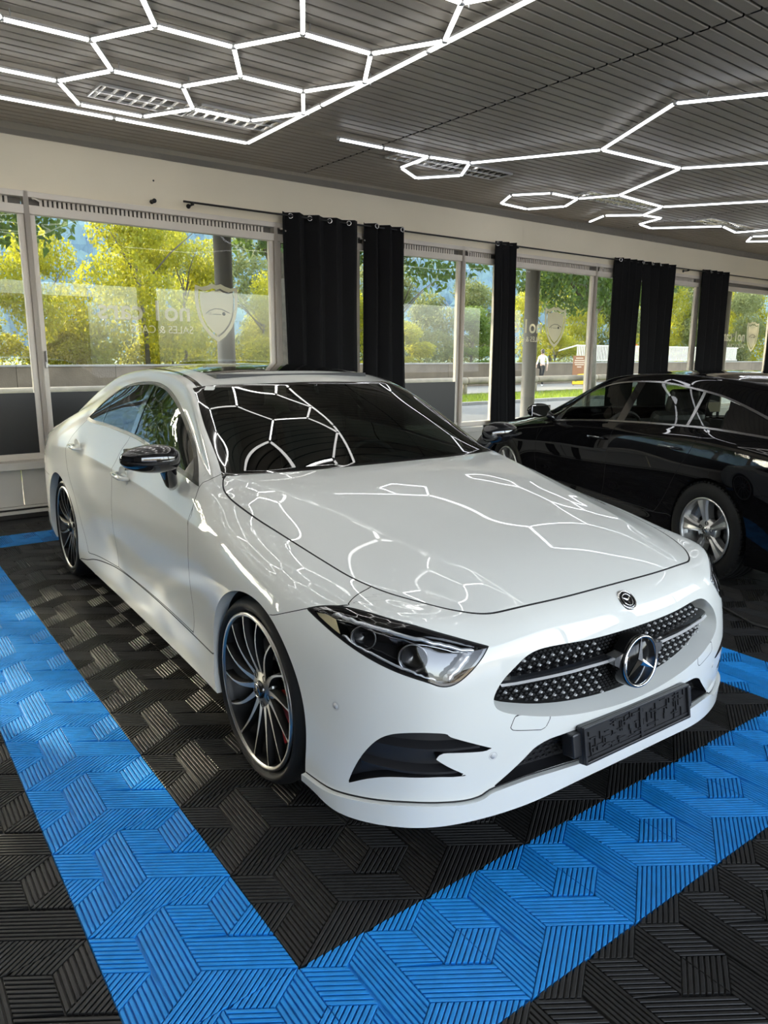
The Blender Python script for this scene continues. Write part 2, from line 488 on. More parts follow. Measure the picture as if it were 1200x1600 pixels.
for k in range(len(MULL) - 1):
    a, b = MULL[k], MULL[k + 1]; c = (a + b) / 2; w = b - a
    win = empty('window_%d' % (k + 1), WLOC); win.rotation_euler = WROT; tag(win, kind='structure')
    mb = MB()
    for s in (a, b): mb.box((s, .02, 1.68), (.045, .09, 2.36), bevel=.004)
    mb.box((c, .02, 2.832), (w, .09, .05), bevel=.004); mb.box((c, .02, 2.707), (w, .08, .075), bevel=.004)
    for s in (a + .045, b - .045): mb.box((s, .03, 1.60), (.05, .05, 2.16), bevel=.004)
    mb.box((c, .03, .545), (w, .08, .06), bevel=.004)
    mb.build('window_frame', frame_m, win)
    n = int((w - .22) / .040)
    vm = MB(); vm.box((0, 0, 0), (.024, .012, .062), bevel=.002); vme = vm.mesh('vent_slat'); vme.materials.append(frame_m)
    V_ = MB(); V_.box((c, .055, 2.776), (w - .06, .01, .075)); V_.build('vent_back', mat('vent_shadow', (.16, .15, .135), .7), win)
    if 1 <= k <= 7:
        cnt = 0
        for i in range(n):
            link('slat', vme, None, win, (a + .13 + i * .040, .026, 2.776))
    mb = MB(); mb.box((c, .03, 1.62), (w - .10, .008, 2.13)); mb.build('pane', pane_m, win)
    if BOARD[k]:
        mb = MB(); mb.box((c, .012, .845), (w - .14, .012, .56)); mb.build('lower_board', mat('board_black', (.012, .012, .013), .35), win)
    if k in (2, 3, 4, 5, 7):
        mb = MB(); mb.lathe([(0, -.02), (.012, -.02), (.014, 0), (0, .0)], 'y', 14, (a + .06, -.025, 2.80)); mb.tube([(a + .06, -.045, 2.80), (a + .11, -.05, 2.775)], .008, 8); mb.build('vent_handle', frame_m, win)
    if k == 2:
        mb = MB(); mb.box((a + .052, -.012, 1.42), (.022, .02, .15), bevel=.004); mb.box((a + .052, -.03, 1.45), (.012, .03, .10), bevel=.004); mb.build('window_handle', mat('handle_grey', (.42, .41, .39), .35, .6), win)
# side and front walls (mostly glazed front, open to the daylight)
mb = MB(); mb.box((-5.6, .95, 1.7), (.2, 10.6, 3.5)); tag(mb.build('wall_left', mat('wall_charcoal', (.10, .10, .10), .6)), kind='structure')  # unseen wall, coloured dark to cut bounce light on the car doors
mb = MB(); mb.box((19.6, 1.2, 1.7), (.2, 11.1, 3.5)); tag(mb.build('wall_right', wall_m), kind='structure')
FY = -4.3
mb = MB(); mb.box((7, FY, 3.22), (25.6, .2, .46))
for xa, xb, za, zb in ((-5.7, -2.4, 0, 3.0), (1.2, 5.7, 0, .9), (5.7, 6.1, 0, 3.0), (6.1, 19.7, 0, .9)): mb.box(((xa + xb) / 2, FY, (za + zb) / 2), (xb - xa, .2, zb - za))
for x in (3.45, 9.5, 12.9, 16.3): mb.box((x, FY, 1.85), (.08, .1, 1.9))
tag(mb.build('wall_front', wall_m), kind='structure')
# ---------------------------------------------------------------- outside: eave, pillars, street, wall, trees, hill
rng = np.random.default_rng(7)
ground = MB(); ground.box((20, 160, -.12), (420, 309, .1)); tag(ground.build('ground', mat('verge_earth', (.10, .13, .045), .9, noise=(.5, .3))), kind='structure')
road = MB(); road.box((20, 10.9, -.04), (140, 7.0, .06)); tag(road.build('street', mat('asphalt', (.10, .10, .10), .85, noise=(6, .10), bump=(120, .2, .004)), None, (0, 0, 0), (0, 0, .03)), kind='structure')
kerb_m = mat('kerb_stone', (.24, .225, .20), .8, noise=(4, .12))
kb = MB()
kerb = empty('kerb', (0, 14.5, 0), .03); tag(kerb, kind='structure')
kme = MB().box((0, 0, 0), (1.19, .16, .14), bevel=.012).mesh('kerb_stone'); kme.materials.append(kerb_m)
for k in range(40): link('kerb_stone', kme, None, kerb, (-2 + k * 1.2, 0, .01))
path = MB(); path.box((25, 21.2, -.035), (120, 4.6, .06)); tag(path.build('footpath', mat('path_asphalt', (.19, .175, .15), .85, noise=(3, .08)), None, (0, 0, 0), (0, 0, .04)), kind='structure')
fore = MB(); fore.box((10, 6.9, -.045), (60, 1.2, .06)); tag(fore.build('pavement', mat('paving', (.24, .23, .22), .85, noise=(5, .1)), None, (0, 0, 0), (0, 0, .03)), kind='structure')
court = MB(); court.box((8, -46, -.05), (160, 80.6, .1)); tag(court.build('forecourt', mat('forecourt', (.5, .5, .5), .85, noise=(.4, .1))), kind='structure')
bld = MB(); bld.box((1, -42, 2.4), (30, 4, 4.9)); bld.box((1, -42, 5.0), (30.6, 4.6, .3))
tag(bld.build('exterior_building', mat('facade_cream', (.45, .40, .33), .8, noise=(.6, .06))), kind='structure')
eave_m = mat('eave_grey', (.30, .29, .28), .7)
eave = MB(); eave.box((9, .95, 3.38), (34, 1.9, .16)); eave.box((9, 1.9, 3.34), (34, .06, .42)); tag(eave.build('roof_eave', eave_m, None, WLOC, WROT), kind='structure')
post_m = mat('post_grey', (.18, .175, .17), .5, noise=(2, .1))
for s, r, k in ((3.15, .108, 1), (8.72, .118, 2), (14.9, .15, 3), (-2.6, .13, 4)):
    mb = MB(); mb.lathe([(0, -.05), (r + .04, -.05), (r + .04, .06), (r + .01, .09), (r, .12), (r, 2.92), (r + .012, 2.93), (r + .012, 3.02), (r, 3.03), (r, 3.3), (0, 3.3)], 'z', 36)
    o = mb.build('pillar', post_m, None, wall_pt(s, 1.2, 0))
    tag(o, {1: 'round dark grey pillar outside the left window behind the shield sticker', 2: 'thick round grey pillar outside beside the walking person', 3: 'round grey pillar outside the far right window', 4: 'round grey pillar outside the wall left of the picture'}[k], 'pillar')
# grass
def grass(name, x0, x1, y0, y1, n, h, m, rz=.03):
    V = []; F = []
    X = rng.uniform(x0, x1, n); Y = rng.uniform(y0, y1, n); A = rng.uniform(0, 6.28, n); Hh = rng.uniform(.5, 1.1, n) * h; B_ = rng.uniform(-.6, .6, (n, 2))
    w = .012
    P0 = np.stack([X - w * np.cos(A), Y - w * np.sin(A), np.zeros(n)], 1); P1 = np.stack([X + w * np.cos(A), Y + w * np.sin(A), np.zeros(n)], 1); P2 = np.stack([X + B_[:, 0] * Hh, Y + B_[:, 1] * Hh, Hh], 1)
    V = np.stack([P0, P1, P2], 1).reshape(-1, 3); F = np.arange(3 * n).reshape(-1, 3)
    me = bpy.data.meshes.new(name); me.from_pydata(V.tolist(), [], F.tolist()); return tag(link(name, me, m, None, (0, 0, -.03), (0, 0, rz)), kind='stuff')
def leaf_mat(name, c, tr, amt=.5, var=.25):
    if name in MATS: return MATS[name]
    m = bpy.data.materials.new(name); m.use_nodes = True; nt = m.node_tree; b = nt.nodes['Principled BSDF']; out = nt.nodes['Material Output']
    b.inputs['Roughness'].default_value = .55; b.inputs['Specular IOR Level'].default_value = .3
    tc = nt.nodes.new('ShaderNodeTexCoord'); n = nt.nodes.new('ShaderNodeTexNoise'); n.inputs['Scale'].default_value = 1.1; n.inputs['Detail'].default_value = 3; nt.links.new(tc.outputs['Object'], n.inputs['Vector'])
    def ramp(col):
        r = nt.nodes.new('ShaderNodeValToRGB'); r.color_ramp.elements[0].position = .35; r.color_ramp.elements[1].position = .65
        r.color_ramp.elements[0].color = (*[x * (1 - var) for x in col], 1); r.color_ramp.elements[1].color = (*[min(1, x * (1 + var)) for x in col], 1); nt.links.new(n.outputs['Fac'], r.inputs['Fac']); return r
    nt.links.new(ramp(c).outputs[0], b.inputs['Base Color'])
    t = nt.nodes.new('ShaderNodeBsdfTranslucent'); nt.links.new(ramp(tr).outputs[0], t.inputs['Color'])
    x = nt.nodes.new('ShaderNodeMixShader'); x.inputs['Fac'].default_value = amt
    nt.links.new(b.outputs[0], x.inputs[1]); nt.links.new(t.outputs[0], x.inputs[2]); nt.links.new(x.outputs[0], out.inputs['Surface'])
    MATS[name] = m; return m
lf_y = leaf_mat('leaf_yellow_green', (.16, .18, .018), (.46, .43, .03)); lf_g = leaf_mat('leaf_green', (.09, .14, .035), (.18, .25, .04)); lf_d = leaf_mat('leaf_maple', (.04, .07, .022), (.13, .20, .03), .45); lf_h = leaf_mat('leaf_olive', (.13, .16, .065), (.22, .235, .085))
grass('grass', -2, 50, 14.7, 18.4, 42000, .13, leaf_mat('grass_blade', (.15, .22, .03), (.30, .36, .035), .5, .15)); grass('grass_verge', 0, 22, 7.55, 8.6, 9000, .10, MATS['grass_blade'])
# leaf clouds
def leaf_cloud(name, blobs, n, size, m, parent, droop=0., shape=1.6, seed=1):
    r = np.random.default_rng(seed); blobs = np.array(blobs, float); vol = blobs[:, 3] * blobs[:, 4] * blobs[:, 5]
    k = r.choice(len(blobs), n, p=vol ** .8 / (vol ** .8).sum()); d = r.normal(size=(n, 3)); d /= np.linalg.norm(d, axis=1)[:, None]
    rad = r.uniform(.25, 1, n) ** .45
    # twig clusters
    C = blobs[k, :3] + d * rad[:, None] * blobs[k, 3:6]
    C += r.normal(size=(n, 3)) * size * .5
    a = r.normal(size=(n, 3)); a[:, 2] -= droop; a /= np.linalg.norm(a, axis=1)[:, None]
    b = np.cross(a, r.normal(size=(n, 3))); b /= np.linalg.norm(b, axis=1)[:, None]
    s = size * r.uniform(.6, 1.3, n)[:, None]
    tip = C + a * s * shape; base = C - a * s * .4; l = C + b * s * .55; q = C - b * s * .55
    V = np.stack([base, q, tip, l], 1).reshape(-1, 3); F = np.arange(4 * n).reshape(-1, 4)
    me = bpy.data.meshes.new(name); me.from_pydata(V.tolist(), [], F.tolist()); me.update()
    return link(name, me, m, parent)
bark = mat('bark', (.10, .085, .065), .9, noise=(5, .3), bump=(30, .6, .02)); bark_w = mat('bark_birch', (.45, .43, .38), .8, noise=(4, .35))
CROWN = {}
def tree(name, label, x, y, h, w, kind, seed, z0=0.0):
    t = empty(name, (x, y, 0), seed * 1.7); tag(t, label, 'tree' if 'bush' not in name else 'bush', 'trees and bushes beyond the street')
    key = (kind, seed % 3)
    r = random.Random(seed % 3 * 10 + len(kind))
    mb = MB(); lean = r.uniform(-.05, .05)
    mb.tube([(0, 0, -.1), (lean * .3, 0, .3), (lean, .02, .62)], [.018, .013, .007], 8)
    for k in range(6):
        a = r.uniform(0, 6.28); zz = r.uniform(.25, .55); mb.tube([(lean * .6, 0, zz), (.16 * math.cos(a), .16 * math.sin(a), zz + .16), (.30 * math.cos(a), .30 * math.sin(a), zz + .26)], [.006, .004, .002], 6)
    if key not in CROWN:
        bl = []
        for k in range(16):
            a = r.uniform(0, 6.28); f = r.random(); zz = (.10 if kind != 'pine' else .12) + .78 * f
            rr = {'birch': .34 * (1 - abs(f - .42) * 1.2), 'round': .36 * math.sin(math.pi * (.12 + .76 * f)), 'bush': .42 * math.sqrt(max(.05, 1 - f * f)), 'pine': .28 * (1.05 - f)}[kind]
            bl.append((rr * math.cos(a), rr * math.sin(a), zz, .17, .17, .13 if kind != 'pine' else .07))
        sz = {'birch': .0115, 'round': .014, 'bush': .017, 'pine': .012}[kind]
        m_ = {'birch': lf_y, 'round': lf_h, 'bush': lf_y, 'pine': lf_g}[kind]
        o = leaf_cloud('crown', bl, {'birch': 15000, 'round': 14000, 'bush': 10000, 'pine': 12000}[kind], sz, m_, t, .4, seed=seed); CROWN[key] = o.data
    else: o = link('crown', CROWN[key], None, t)
    tr = mb.build('trunk', bark, t)
    for q in (o, tr): q.scale = (w, w, h)
    tag(o, kind='stuff') if False else None
    return t
TREES = [  # name, label, x, y, h, w, kind, seed
 ('birch_tree', 'yellow-green birch filling the middle of the left window before the blue hillside', 8.6, 26.5, 7.6, 6.2, 'birch', 1),
 ('birch_tree', 'yellow birch with thin top at the left edge of the big left window', 4.9, 27, 6.6, 4.6, 'birch', 2),
 ('birch_tree', 'low yellow-green birch right of the pillar in the left window', 13.6, 27, 4.9, 5.2, 'birch', 3),
 ('birch_tree', 'tall yellow birch right behind the dark pillar in the left window', 11.0, 29, 7.2, 5.0, 'birch', 4),
 ('bush', 'bright yellow bush over the concrete wall behind the shield sticker', 9.9, 27.4, 2.9, 3.4, 'bush', 5),
 ('bush', 'yellow-green bush over the wall at the left end of the big left window', 6.2, 27.3, 2.7, 3.4, 'bush', 6),
 ('bush', 'yellow-green bush in the lower part of the outermost left window', 2.5, 27.3, 3.2, 4.0, 'bush', 7),
 ('birch_tree', 'green birch behind the outermost left window pane', 1.6, 28, 7.2, 5.6, 'birch', 8),
 ('bush', 'yellow bush seen in the slit left of the widest curtain', 14.6, 27.5, 3.6, 3.6, 'bush', 9),
 ('bush', 'yellow-green bush at the foot of the pane right of the second curtain', 21.3, 28.0, 3.1, 4.0, 'bush', 10),
 ('bush', 'yellow-green bush in the slit between the two wide curtains', 18.0, 27.7, 4.6, 3.8, 'bush', 11),
 ('broad_tree', 'hazy olive tree filling the pane right of the second curtain', 25.5, 33, 7.4, 7.6, 'round', 12),
 ('broad_tree', 'hazy yellow-olive tree in the narrow pane left of the slim curtain', 31.5, 35, 6.4, 6.5, 'round', 13),
 ('dark_conifer', 'dark green conifer at the foot of the narrow pane left of the slim curtain', 29.6, 31.5, 4.4, 5.6, 'pine', 14),
 ('dark_conifer', 'dark conifer behind the olive tree right of the second curtain', 21.5, 36, 7.2, 5.4, 'pine', 15),
 ('birch_tree', 'yellow-green tree behind the shield sticker over the black car', 39.5, 34, 8.5, 7.4, 'birch', 16),
 ('broad_tree', 'green tree behind the white railing beside the street sign', 46, 36, 9.0, 8.0, 'round', 17),
 ('birch_tree', 'yellow tree seen right of the touching curtain pair', 53, 36, 9.6, 8.0, 'birch', 18),
 ('broad_tree', 'dark green tree in the far right window beside the pale shield', 66, 38, 9.5, 9.0, 'round', 19),
 ('birch_tree', 'yellow-green tree at the far right window under the shield', 72, 42, 9.0, 9.0, 'birch', 20),
 ('broad_tree', 'olive tree behind the birches in the middle of the left window', 15.5, 36, 7.5, 8, 'round', 21),
 ('broad_tree', 'dark green tree behind the far right pane left of the pale shield', 56, 31, 7.5, 6.5, 'round', 23),
 ('birch_tree', 'yellow-green tree right behind the pale shield on the far right pane', 63, 33, 8.0, 7.0, 'birch', 24),
 ('bush', 'green bush beyond the white railing near the walking person', 36, 30.5, 3.0, 4.4, 'bush', 22),
]
for t in TREES: tree(*t)
def big_tree(x, y, label, blobs, n, seed, hgt, size=.085):
    t = empty('maple_tree', (x, y, 0)); tag(t, label, 'tree', 'dark maples along the street')
    mb = MB(); mb.tube([(0, 0, -.1), (.03, 0, 1.2), (-.04, .03, hgt * .55), (.05, 0, hgt * .8)], [.26, .22, .17, .08], 12)
    rr = random.Random(seed)
    for b in blobs: mb.tube([(0, 0, hgt * .4), (b[0] * .5, b[1] * .5, (hgt * .45 + b[2]) / 2 + .4), (b[0], b[1], b[2])], [.09, .06, .02], 6)
    mb.build('trunk', bark, t); leaf_cloud('crown', blobs, n, size, lf_d, t, .9, 1.5, seed); return t
big_tree(-.6, 12.4, 'dark maple whose crown hangs into the top of the leftmost windows', [(.6, -.6, 4.6, 2.0, 1.8, 1.2), (1.6, .6, 4.2, 1.5, 1.6, 1.1), (-1.5, .3, 5.0, 2.2, 2.0, 1.5), (0, 1, 6.2, 2.4, 2.2, 1.6), (2.4, -.4, 3.75, 1.0, 1.0, .65)], 14000, 31, 6.5)
big_tree(7.2, 13.2, 'dark maple whose branches hang beside the outside pillar and behind the two wide curtains', [(-.6, -.6, 4.4, 1.5, 1.5, 1.0), (1.5, -.3, 4.6, 2.2, 1.8, 1.2), (.2, .6, 6.0, 2.6, 2.4, 1.7), (3.4, -1.0, 3.85, 1.4, 1.3, .85), (-1.6, .3, 5.4, 1.8, 1.8, 1.3), (2.4, .9, 5.0, 2.0, 2.0, 1.4)], 17000, 32, 6.8)
big_tree(24.8, 18.9, 'street tree with a grey trunk beside the yellow and brown sign', [(-2.0, -.6, 4.2, 2.0, 1.8, 1.2), (1.5, .3, 4.6, 2.2, 2.0, 1.4), (0, 0, 5.8, 2.6, 2.4, 1.6), (-3.4, .2, 5.0, 1.8, 1.8, 1.2), (3.6, .4, 5.0, 2.0, 2.0, 1.4)], 15000, 33, 7.5, .10)
big_tree(-10.2, 11.5, 'dark maple outside the left windows beyond the picture, mirrored in the white car windows', [(0, 0, 4.6, 2.6, 2.2, 1.5), (2.4, .2, 4.8, 2.2, 1.9, 1.4), (-2, .4, 5.2, 2.2, 2.0, 1.5), (.5, .6, 6.4, 2.6, 2.2, 1.6)], 6000, 34, 6.8)
# concrete wall and its cap
cw = MB()
cw_e = empty('retaining_wall', (20, 24.3, 0), .04); tag(cw_e, kind='structure')
cm = mat('concrete', (.13, .10, .07), .9, noise=(1.5, .22, 8), bump=(25, .35, .02)); cme = MB().box((0, 0, .50), (2.99, .30, 1.05), bevel=.012).mesh('wall_block'); cme.materials.append(cm)
cap = MB().box((0, 0, 1.05), (2.99, .36, .06), bevel=.01).mesh('coping'); cap.materials.append(kerb_m)
for k in range(-11, 20): link('wall_block', cme, None, cw_e, (k * 3, 0, 0)); link('coping', cap, None, cw_e, (k * 3, 0, 0))
# timber guard rail
gr = empty('guard_rail', (0, 18.3, 0), .045); tag(gr, 'weathered timber guard rail on short posts along the grass strip', 'guard rail')
wood = mat('weathered_wood', (.24, .20, .15), .85, noise=(3, .2), bump=(40, .4, .01))
rme = MB().tube([(-1.98, 0, .50), (1.98, 0, .50)], .13, 12).mesh('rail'); rme.materials.append(wood); pme = MB().tube([(0, .1, -.1), (0, .1, .62)], .085, 10).mesh('post'); pme.materials.append(wood)
for k in range(12): link('rail', rme, None, gr, (4 + k * 4, 0, 0)); link('post', pme, None, gr, (2.02 + k * 4, 0, 0))
# white picket railing on the wall
pr = empty('white_railing', (0, 24.4, 1.05), .04); tag(pr, 'white picket railing on the concrete wall behind the street sign', 'railing')
pk = mat('picket_white', (.55, .53, .46), .6); pkm = MB().box((0, 0, .48), (.07, .025, .84)).mesh('picket'); pkm.materials.append(pk)
for k in range(120): link('picket', pkm, None, pr, (32.2 + k * .15, 0, 0))
mb = MB(); mb.box((41.2, .03, .92), (18.2, .05, .07)); mb.box((41.2, .03, .10), (18.2, .05, .06)); mb.tube([(32.2, 0, .93), (30.6, 0, .62)], .04, 8); mb.build('hand_rail', pk, pr)
# advertising sign
sg = empty('street_sign', (27.9, 22.0, -.05), -.75); tag(sg, 'brown and yellow advertising panel standing on the footpath', 'sign')
mb = MB(); mb.box((0, 0, .98), (.92, .05, 1.72), bevel=.01); mb.build('panel', mat('sign_brown', (.30, .13, .06), .5), sg)
mb = MB(); mb.prism([(-.43, .16), (.43, .16), (.43, .80), (-.05, .76), (-.43, .55)], -.03, -.028, (np.array([[1, 0, 0], [0, 0, 1], [0, 1, 0]]), (0, 0, 0))); mb.build('yellow_field', mat('sign_yellow', (.85, .60, .03), .5), sg)
mb = MB()
for k, (z, w) in enumerate(((1.70, .5), (1.56, .66), (1.44, .70), (1.32, .62), (1.18, .3))): mb.box((-.02, -.03, z), (w, .004, .055))
mb.build('lettering_lines', mat('sign_cream', (.72, .60, .48), .5), sg)
mb = MB(); mb.lathe([(0, -.033), (.13, -.033), (.13, -.029)], 'y', 20, (.10, 0, .52)); mb.lathe([(0, -.033), (.08, -.033), (.08, -.029)], 'y', 20, (-.2, 0, .40)); mb.build('dark_motif', mat('sign_dark', (.12, .05, .02), .5), sg)
for x in (-.35, .35):
    mb = MB(); mb.tube([(x, 0, -.05), (x, 0, .14)], .03, 8); mb.build('leg', post_m, sg)
sg.scale = (.68, .8, .8)
# red flower patch
fb = empty('flower_bush', (38.6, 27.2, 0)); tag(fb, 'small bush with orange-red flowers behind the white railing', 'bush')
leaf_cloud('foliage', [(0, 0, 1.6, .9, .7, .7)], 900, .07, lf_g, fb, seed=51); leaf_cloud('blossoms', [(0, -.3, 1.9, .6, .5, .35)], 260, .06, mat('flower_red', (.75, .12, .05), .6), fb, seed=52)
# wooded hillside with haze
hv = []; nx, ny = 150, 60
for j in range(ny + 1):
    for i in range(nx + 1):
        x = -250 + 900 * i / nx; t = j / ny; y = 230 + 300 * t
        z = -3 + 190 * t ** .9 * (.85 + .15 * math.sin(x * .011 + 1.3)) + 6 * math.sin(x * .05 + t * 9) * t
        hv.append((x, y, z))
hv = np.array(hv); hv[:, 2] += rng.normal(size=len(hv)) * 2.0
hf = [(j * (nx + 1) + i, j * (nx + 1) + i + 1, (j + 1) * (nx + 1) + i + 1, (j + 1) * (nx + 1) + i) for j in range(ny) for i in range(nx)]
mb = MB(); mb.add(hv, hf, True); hill = mb.build('hillside', mat('forest_floor', (.045, .075, .04), .95, noise=(.05, .4))); tag(hill, kind='structure')
# the forest canopy as thousands of joined crowns
n = 15000; k = rng.integers(0, len(hv), n); base = hv[k] + rng.normal(size=(n, 3)) * [4, 4, .5]
ico = bmesh.new(); bmesh.ops.create_icosphere(ico, subdivisions=1, radius=1); IV = np.array([v.co for v in ico.verts]); IF = np.array([[v.index for v in f.verts] for f in ico.faces]); ico.free()
sc_ = rng.uniform(1.8, 4.2, n); hh = sc_ * rng.uniform(1.0, 2.0, n); jit = 1 + rng.normal(size=(n, len(IV), 1)) * .14
V = base[:, None, :] + IV[None] * jit * np.stack([sc_, sc_, hh], 1)[:, None, :] + np.stack([0 * hh, 0 * hh, hh * .6], 1)[:, None, :]
F = (IF[None] + (np.arange(n) * len(IV))[:, None, None]).reshape(-1, 3)
me = bpy.data.meshes.new('forest'); me.from_pydata(V.reshape(-1, 3).tolist(), [], F.tolist()); me.update()
tag(link('forest', me, mat('forest_green', (.05, .085, .045), .9, noise=(.08, .5))), kind='stuff')
haze = MB(); haze.box((200, 160, 100), (1100, 190, 240)); hz = haze.build('haze', None)
hm = bpy.data.materials.new('blue_haze'); hm.use_nodes = True; nt = hm.node_tree
for q in list(nt.nodes):
    if q.type != 'OUTPUT_MATERIAL': nt.nodes.remove(q)
vs = nt.nodes.new('ShaderNodeVolumeScatter'); vs.inputs['Color'].default_value = (.28, .52, 1.0, 1); vs.inputs['Density'].default_value = .0013; vs.inputs['Anisotropy'].default_value = .3
nt.links.new(vs.outputs[0], nt.nodes['Material Output'].inputs['Volume']); hz.data.materials.append(hm); tag(hz, kind='stuff')
# ---------------------------------------------------------------- white saloon: body data (half, x >= 0; y = rearwards from front axle)
def body_surface(T, SK, FR, RE, crease_row, levels=4, crease_col=()):
    """T[col][row], SK[level from top][row] for the flank, FR/RE[level from top][col] for nose and tail"""
    nc, nr, nl = len(T), len(T[0]), len(SK)
    idx = {}; V = []; prm = []
    def add(key, p, c, r):
        idx[key] = len(V); V.append(p); prm.append((c, r, 0))
    for c in range(nc):
        for r in range(nr):
            add(('t', c, r), T[c][r], c, r)
    for l in range(nl):
        for c in range(nc):
            add(('f', l, c), FR[l][c], nc + l, -(nc - 1 - c) / (nc - 1) * 4 if c < nc - 1 else 0)
        for r in range(1, nr - 1):
            add(('s', l, r), SK[l][r], nc + l, r)
        for c in range(nc):
            add(('r', l, c), RE[l][c], nc + l, nr - 1 + (nc - 1 - c) / (nc - 1) * 4)
    def ring(l):
        if l < 0:
            return [idx['t', c, 0] for c in range(nc)] + [idx['t', nc - 1, r] for r in range(1, nr - 1)] + [idx['t', c, nr - 1] for c in range(nc - 1, -1, -1)]
        return [idx['f', l, c] for c in range(nc)] + [idx['s', l, r] for r in range(1, nr - 1)] + [idx['r', l, c] for c in range(nc - 1, -1, -1)]
    faces = []
    for c in range(nc - 1):
        for r in range(nr - 1):
            faces.append((idx['t', c, r], idx['t', c + 1, r], idx['t', c + 1, r + 1], idx['t', c, r + 1]))
    for l in range(-1, nl - 1):
        a, b = ring(l), ring(l + 1)
        for k in range(len(a) - 1):
            faces.append((a[k], b[k], b[k + 1], a[k + 1]))
    V = np.array(V, float); prm = np.array(prm, float); n = len(V)
    mid = np.abs(V[:, 0]) < 1e-9
    mp = np.empty(n, int); k = n
    for i in range(n):
        if mid[i]: mp[i] = i
        else: mp[i] = k; k += 1
    V2 = np.concatenate([V, V[~mid] * [-1, 1, 1]]); P2 = np.concatenate([prm, prm[~mid]])
    F2 = faces + [tuple(int(mp[i]) for i in reversed(f)) for f in faces]
    cr = set()
    for row, c0, c1 in crease_row:
        for c in range(c0, c1):
            a, b = idx['t', c, row], idx['t', c + 1, row]
            cr.add((min(a, b), max(a, b)))
            a, b = int(mp[a]), int(mp[b]); cr.add((min(a, b), max(a, b)))
    for tag_, c, r0, r1 in crease_col:
        for r in range(r0, r1):
            a, b = idx[(tag_, c, r)], idx[(tag_, c, r + 1)]
            cr.add((min(a, b), max(a, b)))
            a, b = int(mp[a]), int(mp[b]); cr.add((min(a, b), max(a, b)))
    cage = cc_solve(V2, F2, cr)
    D, Q = subdivide(cage, F2, cr, levels)
    PR, _ = subdivide(P2, F2, set(), levels)
    keep = (D[Q][:, :, 0] > -1e-6).all(1)
    Q = Q[keep]
    F = np.concatenate([Q[:, [0, 1, 2]], Q[:, [0, 2, 3]]])
    fn = np.cross(D[F[:, 1]] - D[F[:, 0]], D[F[:, 2]] - D[F[:, 0]])
    N = np.zeros_like(D)
    for j in range(3):
        np.add.at(N, F[:, j], fn)
    u, inv = np.unique(F, return_inverse=True)
    V, N = D[u], N[u]
    c0 = np.abs(V[:, 0]) < 1e-5
    V[c0, 0] = 0; N[c0, 0] = 0
    N /= np.linalg.norm(N, axis=1)[:, None] + 1e-12
    F = inv.reshape(-1, 3)
    return Surf(V, N, F, {'c': PR[u, 0], 'r': PR[u, 1]})

def L(xs, ys, zs): return [(a, b, c) for a, b, c in zip(xs, ys, zs)]
YC = [-.79, -.55, -.25, .08, .34, .49, .82, 1.17, 1.6, 2.1, 2.55, 2.85, 3.25, 3.62, 3.88, 4.07]
YS = [-.60, -.42, -.2, .1, .38, .62, .95, 1.30, 1.68, 2.1, 2.5, 2.8, 3.15, 3.5, 3.75, 3.93]
CLS_T = [
 L([0]*16, YC, [.765, .850, .908, .964, .998, 1.008, 1.20, 1.345, 1.415, 1.432, 1.405, 1.362, 1.245, 1.08, .995, .95]),
 L([.20, .24, .28, .32, .37, .41, .37, .32, .30, .295, .295, .30, .33, .36, .38, .34],
   [-.785, -.55, -.25, .08, .35, .515, .85, 1.19, 1.61, 2.1, 2.55, 2.84, 3.24, 3.6, 3.86, 4.06],
   [.765, .848, .906, .961, .994, 1.005, 1.195, 1.34, 1.408, 1.422, 1.395, 1.35, 1.235, 1.075, .99, .945]),
 L([.38, .45, .52, .59, .67, .744, .667, .591, .555, .545, .55, .56, .59, .63, .66, .60],
   [-.765, -.53, -.24, .085, .36, .592, .93, 1.265, 1.65, 2.1, 2.53, 2.82, 3.2, 3.55, 3.8, 4.02],
   [.764, .837, .893, .944, .981, 1.002, 1.173, 1.323, 1.385, 1.397, 1.365, 1.315, 1.20, 1.05, .975, .935]),
 L([.52, .60, .65, .70, .745, .778, .702, .632, .60, .59, .60, .62, .66, .70, .71, .65],
   [-.725, -.50, -.22, .09, .37, .62, .975, 1.31, 1.67, 2.1, 2.52, 2.8, 3.17, 3.52, 3.77, 3.98],
   [.755, .806, .858, .910, .950, .975, 1.132, 1.285, 1.345, 1.352, 1.305, 1.24, 1.13, 1.02, .95, .915]),
 L([.64, .71, .74, .775, .805, .818, .768, .722, .70, .695, .71, .73, .765, .775, .765, .70],
   [-.68, -.46, -.21, .1, .38, .63, .97, 1.31, 1.68, 2.1, 2.5, 2.8, 3.15, 3.5, 3.75, 3.94],
   [.755, .79, .833, .880, .918, .943, 1.035, 1.13, 1.18, 1.19, 1.17, 1.135, 1.07, .99, .945, .925]),
 L([.76, .80, .825, .85, .86, .858, .84, .83, .825, .825, .84, .855, .86, .85, .825, .75], YS,
   [.755, .775, .81, .845, .875, .895, .93, .955, .975, .985, .995, .995, .98, .93, .885, .865]),
]
def side(xs, zs):   # rows 1..14 (0 and 15 come from nose and tail)
    return [None] + [(x, y, z) for x, y, z in zip(xs, YS[1:15], zs)] + [None]
